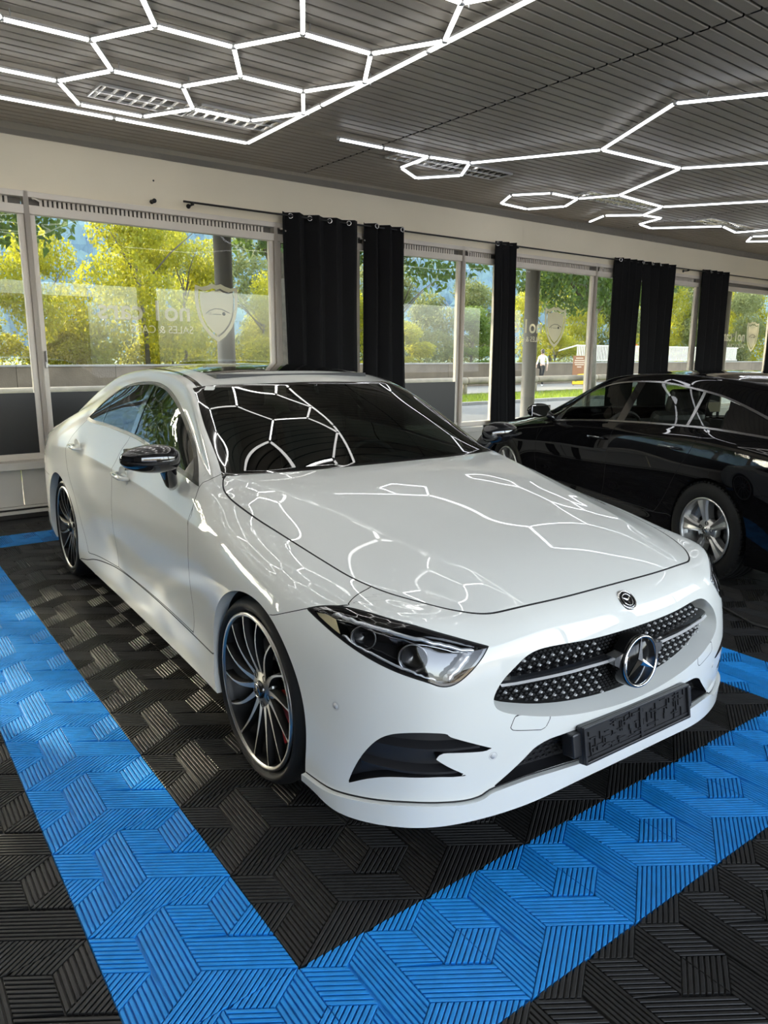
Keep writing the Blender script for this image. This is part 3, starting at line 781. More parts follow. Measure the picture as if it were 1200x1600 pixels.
CLS_SK = [
 side([.868, .895, .911, .908, .901, .892, .888, .888, .892, .904, .921, .921, .895, .85],
      [.715, .755, .785, .81, .828, .85, .868, .882, .895, .90, .893, .872, .84, .80]),
 side([.905, .932, .94, .928, .916, .909, .907, .907, .909, .923, .94, .94, .915, .87],
      [.62, .66, .69, .69, .695, .70, .705, .71, .715, .73, .74, .735, .71, .69]),
 side([.915, .94, .945, .927, .913, .906, .905, .905, .906, .92, .94, .945, .92, .87],
      [.50, .52, .54, .54, .54, .54, .545, .55, .555, .56, .57, .565, .55, .53]),
 side([.92, .94, .944, .918, .902, .896, .895, .895, .90, .918, .94, .945, .92, .87],
      [.37, .38, .39, .385, .385, .385, .385, .39, .39, .395, .40, .40, .39, .38]),
 side([.92, .938, .94, .925, .915, .911, .911, .911, .915, .924, .935, .94, .92, .86],
      [.26, .27, .28, .275, .275, .275, .275, .275, .28, .28, .28, .28, .28, .27]),
 side([.905, .925, .93, .925, .92, .917, .917, .917, .92, .92, .92, .92, .90, .84],
      [.18, .19, .20, .205, .205, .205, .205, .205, .205, .205, .20, .20, .20, .20]),
]
CLS_FR = [
 L([0, .20, .39, .55, .69, .805], [-.862, -.856, -.834, -.793, -.722, -.615], [.695, .695, .69, .685, .69, .70]),
 L([0, .21, .41, .575, .72, .845], [-.885, -.88, -.855, -.81, -.738, -.60], [.60, .60, .60, .60, .60, .61]),
 L([0, .22, .42, .60, .75, .868], [-.90, -.893, -.868, -.818, -.737, -.585], [.48, .48, .48, .48, .48, .49]),
 L([0, .22, .43, .62, .77, .88], [-.888, -.882, -.86, -.81, -.73, -.575], [.37, .37, .37, .37, .37, .37]),
 L([0, .22, .43, .62, .775, .885], [-.876, -.87, -.85, -.80, -.72, -.57], [.26, .26, .26, .26, .26, .26]),
 L([0, .22, .43, .62, .775, .885], [-.868, -.862, -.843, -.793, -.712, -.565], [.205, .20, .185, .172, .17, .17]),
]
def tail(fx, fy, fz):
    return [L([0, .2*fx, .4*fx, .57*fx, .7*fx, .79*fx], [y + fy for y in (4.07, 4.06, 4.03, 3.99, 3.95, 3.90)], [fz]*6) for fx, fy, fz in zip(fx, fy, fz)]
CLS_RE = tail([.98, 1.02, 1.05, 1.05, 1.03, 1.0], [.03, .05, .06, .05, .02, -.02], [.80, .69, .56, .42, .30, .22])
# ---------------------------------------------------------------- car panels cut from a smooth surface
def surf_mesh(S, name, side=1, off=0.0):
    """side 1 right half, -1 mirrored half, 0 both halves welded on the middle plane"""
    V, N, F = S.V + S.N * off, S.N, S.F
    if side == 0:
        mid = V[:, 0] < 1e-5; n = len(V)
        mp = np.where(mid, np.arange(n), n + np.cumsum(~mid) - 1)
        V = np.concatenate([V, V[~mid] * [-1, 1, 1]]); N = np.concatenate([N, N[~mid] * [-1, 1, 1]])
        F = np.concatenate([F, mp[F][:, ::-1]])
    elif side == -1:
        V, N, F = V * [-1, 1, 1], N * [-1, 1, 1], F[:, ::-1]
    me = bpy.data.meshes.new(name)
    me.vertices.add(len(V)); me.vertices.foreach_set('co', V.astype(np.float32).ravel())
    me.loops.add(F.size); me.loops.foreach_set('vertex_index', F.astype(np.int32).ravel())
    me.polygons.add(len(F)); me.polygons.foreach_set('loop_start', np.arange(0, F.size, 3, dtype=np.int32))
    me.polygons.foreach_set('use_smooth', np.ones(len(F), bool))
    me.update(); me.validate()
    if len(me.vertices) == len(V):
        me.normals_split_custom_set_from_vertices([tuple(x) for x in N])
    return me

def surf_part(S, name, m, parent, sides=(1, -1), off=0.0):
    out = []
    if len(S.F) == 0: return out
    for sd in sides:
        out.append(link(name, surf_mesh(S, name, sd, off), m, parent))
    return out

def panel(B, d, g=.0022, grooves=None, depth=.007):
    """cut the region d < 0 out of B, leaving a dark recessed joint of half width g"""
    B.A['_d'] = d
    inn, rest = B.cut(d + g)
    strip, out = rest.cut(rest.A['_d'] - g)
    if grooves is not None and len(strip.F):
        a, b = strip.cut(strip.A['_d'])
        for q in (a, b):
            if len(q.F):
                q.V = q.V - q.N * (depth * np.clip(1 - np.abs(q.A['_d']) / g, 0, 1))[:, None]
                grooves.append(q)
    return inn, out

def join_surf(L):
    n = 0; V = []; N = []; F = []
    for S in L:
        V.append(S.V); N.append(S.N); F.append(S.F + n); n += len(S.V)
    return Surf(np.concatenate(V), np.concatenate(N), np.concatenate(F), {})

def edge_wall(S, pred, disp, steps=1):
    """wall hung on the boundary edges of S whose ends satisfy pred; disp(V, N) -> far edge"""
    F = S.F; n = len(S.V)
    E = np.concatenate([F[:, [0, 1]], F[:, [1, 2]], F[:, [2, 0]]])
    B = E[~np.isin(E[:, 0] * n + E[:, 1], E[:, 1] * n + E[:, 0])]
    ok = pred(S); B = B[ok[B[:, 0]] & ok[B[:, 1]]]
    B = B[~((S.V[B[:, 0], 0] < 1e-5) & (S.V[B[:, 1], 0] < 1e-5))]
    u, inv = np.unique(B, return_inverse=True); inv = inv.reshape(-1, 2)
    V0 = S.V[u]; V1 = disp(V0, S.N[u]); m = len(u)
    a, b = inv[:, 0], inv[:, 1]
    V = np.concatenate([V0, V1]); Fw = np.concatenate([np.stack([b, a, a + m], 1), np.stack([b, a + m, b + m], 1)])
    fn = np.cross(V[Fw[:, 1]] - V[Fw[:, 0]], V[Fw[:, 2]] - V[Fw[:, 0]]); N = np.zeros_like(V)
    for j in range(3): np.add.at(N, Fw[:, j], fn)
    N /= np.linalg.norm(N, axis=1)[:, None] + 1e-12
    return Surf(V, N, Fw, {})

def shifted(S, dv, scale=None):
    return Surf(S.V + np.array(dv), S.N, S.F, S.A)

def mirror_pts(P): return [(-x, y, z) for x, y, z in P]

def near_point(S, x, y, z):
    i = ((S.V - np.array([x, y, z])) ** 2).sum(1).argmin()
    return S.V[i], S.N[i]
# ---------------------------------------------------------------- white saloon car
def wheel_mesh_set(kind):
    """tyre, rim, spoke, hub ... as meshes; wheel axis is local x, outer face at +x = 0"""
    M = {}
    R = .333
    rim = .277 if kind == 'multi' else .226
    w = MB()
    # tyre: outer face at x = 0, inner at x = -.235
    pr = [(rim - .012, -.03), (rim + .004, -.006), (rim + .02, .004), (rim + .5 * (R - rim), .012), (R - .018, .004), (R - .006, -.012), (R, -.03)]
    g = []
    for k, x in enumerate((-.055, -.095, -.14, -.18)):
        g += [(R, x + .005), (R - .007, x + .003), (R - .007, x - .003), (R, x - .005)]
    pr += g + [(R, -.205), (R - .012, -.228), (R - .03, -.235), (rim + .01, -.232), (rim - .012, -.21)]
    w.lathe(pr, 'x', 72)
    if kind != 'multi':            # open shoulder blocks of the chunky tread
        for k in range(60):
            a = 2 * math.pi * k / 60; ca, sa = math.cos(a), math.sin(a)
            Rm = np.array([[1, 0, 0], [0, ca, -sa], [0, sa, ca]])
            w.box(Rm @ np.array([-.02, R - .004, 0]), (.034, .014, .02), Rm)
    M['tyre'] = w.mesh('tyre')
    w = MB()
    w.lathe([(rim - .004, -.008), (rim + .003, .0), (rim + .001, .006), (rim - .008, .007), (rim - .013, .0), (rim - .016, -.02), (rim - .022, -.06), (rim - .05, -.10), (rim - .05, -.19), (rim - .006, -.21)], 'x', 64)
    M['rim'] = w.mesh('rim')
    w = MB(); w.lathe([(rim - .0135, .0005), (rim - .0085, .0078), (rim + .0012, .0068), (rim + .0034, .0002)], 'x', 64); M['lip'] = w.mesh('rim_lip')
    if kind == 'multi':
        w = MB(); f = MB()
        prof = []                      # spoke runs along +y, dished
        n = 9
        for i in range(n):
            t = i / (n - 1); r = .052 + (rim - .012 - .052) * t
            x = -.026 + .030 * math.sin(t * math.pi * .55) - .004 * t
            sw = .030 * math.sin(t * math.pi) * .55       # gentle sweep sideways
            hw = .0085 * (1 - t) ** 2 + .0036 + .003 * max(0, t - .88) / .12
            prof.append((r, x, sw, hw))
        V = []
        for r, x, sw, hw in prof:
            V += [(x - .028, r, sw - hw * 1.5), (x - .0015, r, sw - hw - .001), (x, r, sw - hw + .001), (x, r, sw + hw - .001), (x - .0015, r, sw + hw + .001), (x - .028, r, sw + hw * 1.5)]
        F = [(i * 6 + k, i * 6 + k + 1, i * 6 + 7 + k, i * 6 + 6 + k) for i in range(n - 1) for k in (0, 1, 3, 4)]
        w.add(V, F, True)
        V2 = [p for i in range(n) for p in V[i * 6 + 2:i * 6 + 4]]
        f.add(V2, [(i * 2, i * 2 + 1, i * 2 + 3, i * 2 + 2) for i in range(n - 1)], True)
        M['spoke'] = w.mesh('spoke'); M['face'] = f.mesh('spoke_face')
        w = MB(); w.lathe([(.0, -.02), (.036, -.02), (.038, -.022), (.07, -.025), (.078, -.03), (.08, -.05), (.06, -.07)], 'x', 40)
        M['hub'] = w.mesh('hub')
        w = MB(); w.lathe([(.0, -.031), (.0085, -.031), (.0105, -.0215), (.0125, -.0215)], 'x', 14, (0, 0, .056))
        M['bolt'] = w.mesh('lug_bolt')
    else:
        w = MB()
        n = 7; V = []
        for i in range(n):
            t = i / (n - 1); r = .045 + (rim - .012 - .045) * t
            x = -.018 + .014 * math.sin(t * math.pi * .6)
            hw = .026 + .030 * t * t
            V += [(x - .06, r, -hw * 1.05), (x - .012, r, -hw), (x, r, -hw + .012), (x - .007 * (t > .05), r, -.002), (x - .007 * (t > .05), r, .002), (x, r, hw - .012), (x - .012, r, hw), (x - .06, r, hw * 1.05)]
        w.add(V, [(i * 8 + k, i * 8 + k + 1, i * 8 + 9 + k, i * 8 + 8 + k) for i in range(n - 1) for k in range(7)], False)
        M['spoke'] = w.mesh('spoke')
        w = MB(); w.lathe([(.0, -.008), (.03, -.008), (.033, -.016), (.07, -.02), (.085, -.03), (.08, -.07)], 'x', 40)
        M['hub'] = w.mesh('hub')
        w = MB(); w.lathe([(.0, -.024), (.010, -.024), (.0115, -.0125), (.0135, -.0125)], 'x', 14, (0, 0, .054))
        M['bolt'] = w.mesh('lug_bolt')
    w = MB(); w.lathe([(.09, -.085), (.175, -.085), (.178, -.095), (.175, -.112), (.09, -.112)], 'x', 48)
    for k in range(40):
        a = 2 * math.pi * k / 40; r = .115 + .045 * ((k * 7) % 5) / 4
        w.lathe([(.0, -.0848), (.004, -.0846), (.0045, -.0845)], 'x', 6, (0, r * math.cos(a), r * math.sin(a)))
    M['disc'] = w.mesh('brake_disc')
    w = MB()
    for k in range(7):
        a0, a1 = [math.radians(-38 + 76 * q / 7) for q in (k, k + 1)]
        P = []
        for a, r in ((a0, .12), (a0, .205), (a1, .205), (a1, .12)):
            P.append((r * math.cos(a), r * math.sin(a)))
        w.prism([(p[0], p[1]) for p in P], -.075, -.045, (np.array([[0, 0, 1], [1, 0, 0], [0, 1, 0]]), (0, 0, 0)))
    M['caliper'] = w.mesh('brake_caliper')
    return M

def star_mesh(R, h=.004, ring=True, w=.16):
    """three-pointed star in the yz plane facing +x (radius R) with its ring"""
    b = MB()
    for k in range(3):
        a = math.pi / 2 + 2 * math.pi * k / 3
        d = np.array([math.cos(a), math.sin(a)]); e = np.array([-d[1], d[0]])
        tip = d * R * .97; l = e * R * w * .9 + d * R * .1; r_ = -e * R * w * .9 + d * R * .1
        c = np.zeros(2)
        V = [(h * 1.5, *c), (0, *l), (h * .6, *tip), (0, *r_)]
        b.add(V, [(0, 2, 1), (0, 3, 2)])
    if ring:
        b.lathe([(R * .9, 0), (R * .93, h), (R, h), (R * 1.03, 0)], 'x', 48)
    return b

def make_wheel(parent, x, y, z, side, kind, M, mats, spokes, rot, front):
    """side +1: outer face towards +x"""
    wroot = link('wheel', None, None, parent)
    o = wroot
    o.location = (x, y, z); o.rotation_euler = (0, 0, 0) if side > 0 else (0, 0, math.pi)
    link('tyre', M['tyre'], mats['rubber'], o)
    link('rim', M['rim'], mats['rim'], o); link('rim_lip', M['lip'], mats.get('face', mats['rim']), o)
    for k in range(spokes):
        a = rot + 2 * math.pi * k / spokes
        s = link('spoke', M['spoke'], mats['spoke'], o); s.rotation_euler = (a, 0, 0)
        if 'face' in M:
            f = link('spoke_face', M['face'], mats['face'], o); f.rotation_euler = (a, 0, 0)
    link('hub', M['hub'], mats['hub'], o)
    for k in range(5): link('lug_bolt', M['bolt'], mats['bolt'], o, rot=(rot + 2 * math.pi * (k + .5) / 5, 0, 0))
    d = link('brake_disc', M['disc'], mats['disc'], o)
    c = link('brake_caliper', M['caliper'], mats['caliper'], o)
    c.rotation_euler = (math.radians(20 if front else 160) * side, 0, 0)
    cap = MB(); cap.lathe([(0, .0), (.026, -.001), (.031, -.004), (.033, -.016)], 'x', 32)
    cp = cap.build('hub_cap', mats['cap'], o, loc=(-.006, 0, 0))
    st = star_mesh(.024, .0012).build('hub_star', mats['chrome'], o, loc=(-.0055, 0, 0))
    return o

def seat_mesh(rear=False):
    b = MB()
    w = .5 if not rear else 1.15
    b.box((0, 0, .30), (w, .50, .16), bevel=.05)
    R = Matrix.Rotation(math.radians(-18), 3, 'X')
    b.box((0, .30, .66), (w * .96, .13, .62), R, bevel=.05)
    for k in ((0,) if not rear else (-.35, .35)):
        b.box((k, .42, 1.04), (.27, .09, .19), R, bevel=.04)
        b.tube([(k - .05, .38, .93), (k - .05, .41, 1.0)], .008, 6); b.tube([(k + .05, .38, .93), (k + .05, .41, 1.0)], .008, 6)
    return b

def steering_wheel(parent, c, m1, m2):
    w = MB(); P = [(.185 * math.cos(t), 0, .185 * math.sin(t)) for t in np.linspace(0, 2 * math.pi, 33)]
    w.tube(P, .016, 8, caps=False)
    for a in (0, math.pi, -math.pi / 2): w.tube([(0, 0, 0), (.18 * math.cos(a), 0, .18 * math.sin(a))], .014, 6)
    w.lathe([(0, -.03), (.06, -.028), (.075, 0), (0, .02)], 'y', 20)
    o = w.build('steering_wheel', m1, parent, loc=c); o.rotation_euler = (math.radians(-22), 0, 0)
    return o

def build_white_car(loc, rz):
    car = empty('saloon_car', loc, rz)
    tag(car, 'white four-door saloon car with black door mirrors parked on the black and blue tiles', 'car')
    white = mat('white_paint', (.70, .71, .68), .5, coat=1.0, coat_rough=.012, spec=.0)
    gap = mat('joint_black', (.012, .012, .012), .8)
    gloss = mat('gloss_black', (.006, .006, .007), .06, coat=1)
    satin = mat('satin_black', (.018, .018, .02), .38)
    dark = mat('matt_black', (.01, .01, .011), .6)
    chrome = mat('chrome', (.8, .8, .8), .08, 1)
    silver = mat('satin_silver', (.62, .62, .63), .22, 1)
    tint = glass_mat('car_glass', (.16, .19, .17), 1.55)
    wind = glass_mat('windscreen_glass', (.27, .31, .285), 1.6)
    lens = glass_mat('lamp_glass', (.93, .94, .95), 1.45)
    B = body_surface(CLS_T, CLS_SK, CLS_FR, CLS_RE, [(5, 0, 3), (7, 0, 2)], 4, [('t', 2, 1, 5), ('s', 0, 4, 12)])
    xy = lambda S: S.V[:, :2]; yz = lambda S: S.V[:, 1:]; xz = lambda S: S.V[:, [0, 2]]
    uz = lambda S: np.stack([(S.V[:, 0] + S.V[:, 1]) * .70711, S.V[:, 2]], 1)
    G = []
    P = lambda S, n, m, sides=(1, -1), off=0.: surf_part(S, n, m, car, sides, off)
    # wheel openings
    WA = [(-.035, .338, .366), (2.93, .338, .374)]
    for y0, z0, R in WA:
        d = np.maximum(np.hypot(B.V[:, 1] - y0, B.V[:, 2] - z0) - R, 5.5 - B.A['c'])
        _, B = B.cut(d)
    for y0, z0, R in WA:
        P(edge_wall(B, lambda S: np.abs(np.hypot(S.V[:, 1] - y0, S.V[:, 2] - z0) - R) < .004, lambda V, N: V + np.array([-.05, 0, 0])), 'wheel_arch_edge', white)
    # bonnet
    hood = smooth_poly([(-.3, -.779), (0, -.779), (.214, -.776), (.349, -.765), (.455, -.744), (.512, -.722), (.562, -.683), (.609, -.627), (.669, -.522), (.702, -.439), (.728, -.341),
                        (.744, -.221), (.757, -.085), (.77, .062), (.784, .219), (.79, .387), (.782, .487), (.768, .55), (.742, .602, 1), (.742, .9, 1), (-.3, .9, 1)], 5)
    d = np.maximum.reduce([poly_sd(xy(B), hood), (B.A['r'] - 4.97) * .1, (B.A['c'] - 5.4) * .1])
    H, B = panel(B, d, .003, G, .012)
    P(H, 'bonnet', white, (0,))
    # windscreen, its black border, rear window, roof
    def par(S, c1, r0, r1): return np.maximum.reduce([(S.A['c'] - c1) * .28, (r0 - S.A['r']) * .25, (S.A['r'] - r1) * .3])
    W, B = B.cut(par(B, 2.13, 4.97, 7.02))
    glass, border = W.cut(par(W, 1.90, 5.03, 6.93))
    P(glass, 'windscreen', wind, (0,)); P(border, 'windscreen_border', gloss, (0,))
    for s in (1, -1):      # raised black pillar strip
        pass
    RW, B = B.cut(par(B, 2.0, 10.95, 13.0)); P(RW, 'rear_window', tint, (0,))
    RF, B = panel(B, par(B, 1.98, 7.02, 10.95), .003, G)
    D_, RF = RF.cut(np.maximum(1.86 - RF.A['c'], (RF.A['r'] - 10.4)) * .28)
    P(D_, 'roof_strip', gloss, (1, -1), -.002)
    sun = smooth_poly([(-.3, 1.46), (0, 1.46), (.30, 1.475), (.41, 1.50), (.445, 1.56), (.45, 1.7), (.45, 2.3), (.43, 2.42), (0, 2.44), (-.3, 2.44)], 4)
    SR, RF = panel(RF, poly_sd(xy(RF), sun), .004, G)
    P(SR, 'glass_sunroof', gloss, (0,)); P(RF, 'roof', white, (0,))
    # side windows
    dlo = smooth_poly([(.682, .948, 1), (.80, .960), (.948, .974), (1.116, .99), (1.258, 1.006), (1.616, 1.045), (1.992, 1.058), (2.279, 1.064), (2.56, 1.066), (2.69, 1.078, 1),
                       (2.655, 1.13), (2.60, 1.19), (2.53, 1.238), (2.43, 1.276), (2.27, 1.308), (2.085, 1.327), (1.917, 1.334), (1.757, 1.332), (1.581, 1.31), (1.396, 1.265),
                       (1.251, 1.214), (1.117, 1.158), (1.024, 1.118), (.939, 1.082), (.813, 1.017), (.73, .972)], 4)
    d = np.maximum(poly_sd(yz(B), dlo), (2.45 - B.A['c']) * .1)
    Wn, B = B.cut(d)
    d = poly_sd(yz(Wn), dlo)
    inner, frame = Wn.cut(d + .017)
    P(frame, 'window_surround', mat('surround_black', (.008, .008, .009), .35, spec=.3), (1, -1), .002)
    bp = line_sd(yz(inner), [(1.80, .9), (1.77, 1.035), (1.86, 1.2), (1.93, 1.4)])      # pillar centre line
    fr, re = inner.cut(-bp) if bp[inner.V[:, 1].argmin()] > 0 else inner.cut(bp)
    d = line_sd(yz(fr), [(1.74, .9), (1.70, 1.035), (1.785, 1.2), (1.85, 1.4)])
    if d[fr.V[:, 1].argmin()] < 0: d = -d
    bl, fr = fr.cut(d); P(bl, 'door_pillar_trim', gloss, (1, -1), .003)
    mt = line_sd(yz(fr), [(.90, .9), (.885, .965), (.90, 1.2)])
    if mt[fr.V[:, 1].argmin()] > 0: mt = -mt
    mir, fr = fr.cut(mt); P(mir, 'mirror_triangle', satin, (1, -1), .003)
    P(fr, 'front_side_window', tint)
    qd = line_sd(yz(re), [(2.30, .9), (2.335, 1.07), (2.51, 1.3)])
    if qd[re.V[:, 1].argmin()] > 0: qd = -qd
    re, qt = re.cut(qd)
    qd = line_sd(yz(qt), [(2.315, .9), (2.35, 1.07), (2.525, 1.3)])
    if qd[qt.V[:, 1].argmax()] < 0: qd = -qd
    qb, qt = qt.cut(qd)
    P(re, 'rear_side_window', tint); P(qt, 'quarter_window', tint); P(qb, 'quarter_bar', gloss, (1, -1), .002)
    # nose openings
    grille = smooth_poly([(-.3, .655), (0, .655), (.2, .658), (.33, .664), (.40, .662), (.445, .649), (.488, .622), (.52, .597), (.545, .566), (.555, .54), (.548, .518), (.53, .504), (.49, .489), (.371, .459), (.205, .432), (0, .418), (-.3, .432)], 4)
    low = smooth_poly([(-.3, .385), (0, .385), (.267, .385), (.319, .384), (.371, .381), (.417, .365), (.447, .339), (.498, .298), (.545, .262, 1), (.48, .272), (.415, .279), (.3, .276), (.209, .269), (0, .263), (-.3, .27)], 4)
    intake = smooth_poly([(.218, .268, 1), (.198, .321), (.170, .374), (.133, .421), (.096, .446), (.051, .458), (-.011, .463), (-.066, .459), (-.078, .449), (-.135, .424), (-.199, .394, 1), (-.165, .391), (-.100, .398),
                          (-.057, .400), (-.040, .384, 1), (-.075, .356), (-.129, .319, 1), (-.09, .3215), (-.032, .327), (.076, .322), (.15, .302)], 4)
    lamp = smooth_poly([(.382, .733, 1), (.34, .746), (.279, .757), (.207, .7605), (.129, .757), (.035, .745), (-.071, .718), (-.171, .689, 1), (-.153, .659), (-.123, .625), (-.086, .598), (-.05, .5925), (-.006, .606),
                        (.083, .631), (.176, .662), (.257, .688), (.324, .711)], 4)
    front = lambda S: np.where(S.V[:, 1] > -.3, 1., -1.)
    def opening(B, d, disp, mw, name, pred_eps=.003):
        B.A['_o'] = d
        inn, B = B.cut(d)
        wl = edge_wall(B, lambda S: np.abs(S.A['_o']) < pred_eps, disp)
        P(wl, name, mw, (1, -1))
        return inn, B
    inward = lambda dy, sx: (lambda V, N: np.stack([V[:, 0] * sx, V[:, 1] + dy, V[:, 2]], 1))
    def gin(V, N):      # grille mouth narrows inwards
        return np.stack([V[:, 0] * .955, V[:, 1] + .07, .548 + (V[:, 2] - .548) * .86], 1)
    d = np.where(B.V[:, 1] < -.4, poly_sd(xz(B), grille), 1.)
    gi, B = opening(B, d, gin, white, 'grille_mouth')
    gb = Surf(np.stack([gi.V[:, 0] * .965, gi.V[:, 1] + .062, .548 + (gi.V[:, 2] - .548) * .89], 1), gi.N, gi.F, {})
    d = np.where(B.V[:, 1] < -.4, poly_sd(xz(B), low), 1.)
    li, B = opening(B, d, lambda V, N: V + np.array([0, .06, 0]), satin, 'lower_mouth')
    lb = shifted(li, (0, .05, 0)); P(lb, 'lower_grille', dark, (0,))
    d = np.where(B.V[:, 1] < -.2, poly_sd(uz(B), intake), 1.)
    ii, B = opening(B, d, lambda V, N: V + np.array([-.018, .035, 0]), satin, 'side_intake_mouth')
    P(shifted(ii, (-.017, .033, 0)), 'side_intake', satin)
    d = np.where((B.V[:, 1] < .1) & (B.A['c'] > 3.5), poly_sd(uz(B), lamp), 1.)
    hl, B = panel(B, d, .002, G)
    # front lip below its seam
    seam = smooth_poly([(1.2, .205), (.93, .213), (.908, .222), (.887, .230), (.847, .237), (.774, .245), (.70, .241), (.655, .237), (.61, .236), (.575, .243), (.548, .2585), (.48, .2705), (.415, .276), (.3, .272), (.209, .266), (0, .260), (-.3, .266)], 4, False)
    d = line_sd(xz(B), seam)
    d = np.where(B.V[:, 1] < -.36, d, 1.) if d[B.V[:, 2].argmin()] < 0 else np.where(B.V[:, 1] < -.36, -d, 1.)
    fl, B = panel(B, d, .003, G, .012)
    fl2 = Surf(fl.V + np.stack([fl.N[:, 0], fl.N[:, 1], 0 * fl.N[:, 0]], 1) * .016, fl.N, fl.F, {**fl.A})
    P(fl2, 'front_lip', white, (0,))
    P(edge_wall(fl2, lambda S: np.ones(len(S.V), bool), lambda V, N: V - np.stack([N[:, 0], N[:, 1], 0 * N[:, 0]], 1) * .03), 'front_lip_edge', white)
    # bumper / fender / doors / rear
    bl_ = [(-.10, -.2), (-.10, .55), (-.14, .668), (-.207, .681), (-.285, .712), (-.338, .733), (-.40, .75), (-.457, .765), (-.432, .795), (-.41, 1.2)]
    d = line_sd(yz(B), bl_); k = B.V[:, 1].argmin()
    if d[k] > 0: d = -d
    BU, B = panel(B, np.where(B.V[:, 1] < 0.05, d, 1.), .0014, G)
    # towing cover, grooves only
    tow = [(.384, .428), (.371, .456), (.378, .47), (.486, .487), (.494, .48), (.505, .452), (.5, .443), (.483, .4385), (.4, .4225)]
    t1, BU = panel(BU, np.where(BU.V[:, 1] < -.4, poly_sd(xz(BU), tow), 1.), .0012, G)
    P(t1, 'tow_eye_cover', white); P(BU, 'front_bumper', white, (0,))
    skirt = smooth_poly([(.24, .1, 1), (.27, .375), (.35, .352), (.59, .343), (1.22, .352), (1.70, .345), (2.0, .318), (2.20, .289), (2.36, .25), (2.62, .19), (2.62, .1, 1)], 4)
    SKI, B = panel(B, np.where(B.V[:, 0] > .7, poly_sd(yz(B), skirt), 1.), .003, G)
    P(SKI, 'side_skirt', white)
    side = B.A['c'] > 3.72
    fd = smooth_poly([(.682, .95, 1), (.637, .891), (.61, .835), (.584, .751), (.576, .648), (.575, .566), (.58, .45), (.60, .352, 1), (1.2, .358), (1.735, .352, 1), (1.75, .45), (1.76, .567), (1.752, .708), (1.755, .809), (1.785, .92), (1.80, .975), (1.775, 1.03, 1), (1.775, 1.25, 1), (.682, 1.25, 1)], 4)
    FD, B = panel(B, np.where(side, poly_sd(yz(B), fd), 1.), .002, G)
    P(FD, 'front_door', white)
    side = B.A['c'] > 3.72
    rd = smooth_poly([(1.775, 1.25, 1), (1.775, 1.03, 1), (1.80, .975), (1.785, .92), (1.755, .809), (1.752, .708), (1.76, .567), (1.75, .45), (1.735, .352, 1), (2.12, .325), (2.33, .30, 1), (2.46, .45), (2.55, .62), (2.64, .74), (2.72, .86), (2.735, .96), (2.70, 1.03), (2.66, 1.075, 1), (2.4, 1.25, 1)], 4)
    RD, B = panel(B, np.where(side, poly_sd(yz(B), rd), 1.), .002, G)
    P(RD, 'rear_door', white)
    d = np.maximum(B.V[:, 1] - .9, np.maximum((B.A['c'] < 2.0) * 1., B.V[:, 2] - 1.06))
    fe = line_sd(yz(B), [(.60, 0), (.60, .85), (.655, .905), (.70, .955), (.62, 1.0), (.55, 1.2)])
    if fe[B.V[:, 1].argmin()] > 0: fe = -fe
    FE, B = panel(B, np.where(B.V[:, 1] < 1.0, fe, 1.), .0014, G)
    P(FE, 'front_wing', white)
    TR, B = panel(B, np.maximum((B.A['c'] - 2.8) * .15, (13.05 - B.A['r']) * .25), .003, G)
    P(TR, 'boot_lid', white, (0,))
    RB, B = panel(B, np.where(B.V[:, 1] > 3.2, B.V[:, 2] - .66, 1.), .002, G)
    P(RB, 'rear_bumper', white, (0,))
    P(B, 'body_side', white)
    gj = join_surf(G); surf_part(gj, 'shut_line', gap, car)
    # ---- grille
    P(gb, 'grille_back', mat('grille_black', (.004, .004, .004), .7, spec=.1), (0,))
    body = join_surf([gb])
    def gpoint(x, z):
        return near_point(gb, abs(x), -.85, z)[0][1]
    pin = MB()
    for r in range(10):
        z = .452 + r * .0205
        for c in range(-15, 16):
            x = (c + (r % 2) * .5) * .0345
            q = abs(x) / .955
            dd = poly_sd(np.array([[q, .548 + (z - .548) / .86]]), grille)[0]
            if dd > -.014 or (x * x + (z - .551) ** 2) < .125 ** 2 or abs(z - .570) < .016: continue
            y = gpoint(x, z)
            pin.add([(x - .0075, y - .010, z), (x, y - .010, z - .0055), (x + .0075, y - .010, z), (x, y - .010, z + .0055), (x - .0045, y - .0165, z + .001), (x, y - .0165, z - .003), (x + .0045, y - .0165, z + .001), (x, y - .0165, z + .0045)], [(0, 1, 5, 4), (1, 2, 6, 5), (2, 3, 7, 6), (3, 0, 4, 7), (4, 5, 6, 7)])
    tag(pin.build('grille_pins', mat('pin_grey', (.55, .55, .55), .25, coat=.5), car), kind='stuff')
    web = MB()
    for r in range(20):
        z = .443 + r * .01025
        for c in range(-31, 31):
            x = (c + .5 * (r % 2)) * .01725
            dd = poly_sd(np.array([[abs(x) / .955, .548 + (z - .548) / .86]]), grille)[0]
            if dd > -.01: continue
            y = gpoint(x, z)
            web.add([(x - .0075, y - .003, z), (x, y - .001, z - .0048), (x + .0075, y - .003, z), (x, y - .001, z + .0048), (x, y - .007, z)], [(0, 1, 4), (1, 2, 4), (2, 3, 4), (3, 0, 4)])
    tag(web.build('grille_mesh', dark, car), kind='stuff')
    for s in (1, -1):
        b = MB(); V = []; n = 9
        for i in range(n):
            x = s * (.115 + (.512 - .115) * i / (n - 1)); y = gpoint(x, .57) - .012; t = i / (n - 1)
            y = y - .012 * (1 - t) - .012
            V += [(x, y + .03, .589), (x, y + .004, .5845), (x, y - .006, .579), (x, y - .006, .566), (x, y + .004, .5625), (x, y + .03, .562)]
        b.add(V, [(i * 6 + k, i * 6 + k + 1, i * 6 + 7 + k, i * 6 + 6 + k) for i in range(n - 1) for k in range(5)], False)
        bar = b.fix().build('grille_bar', gloss, car)
        c = MB()
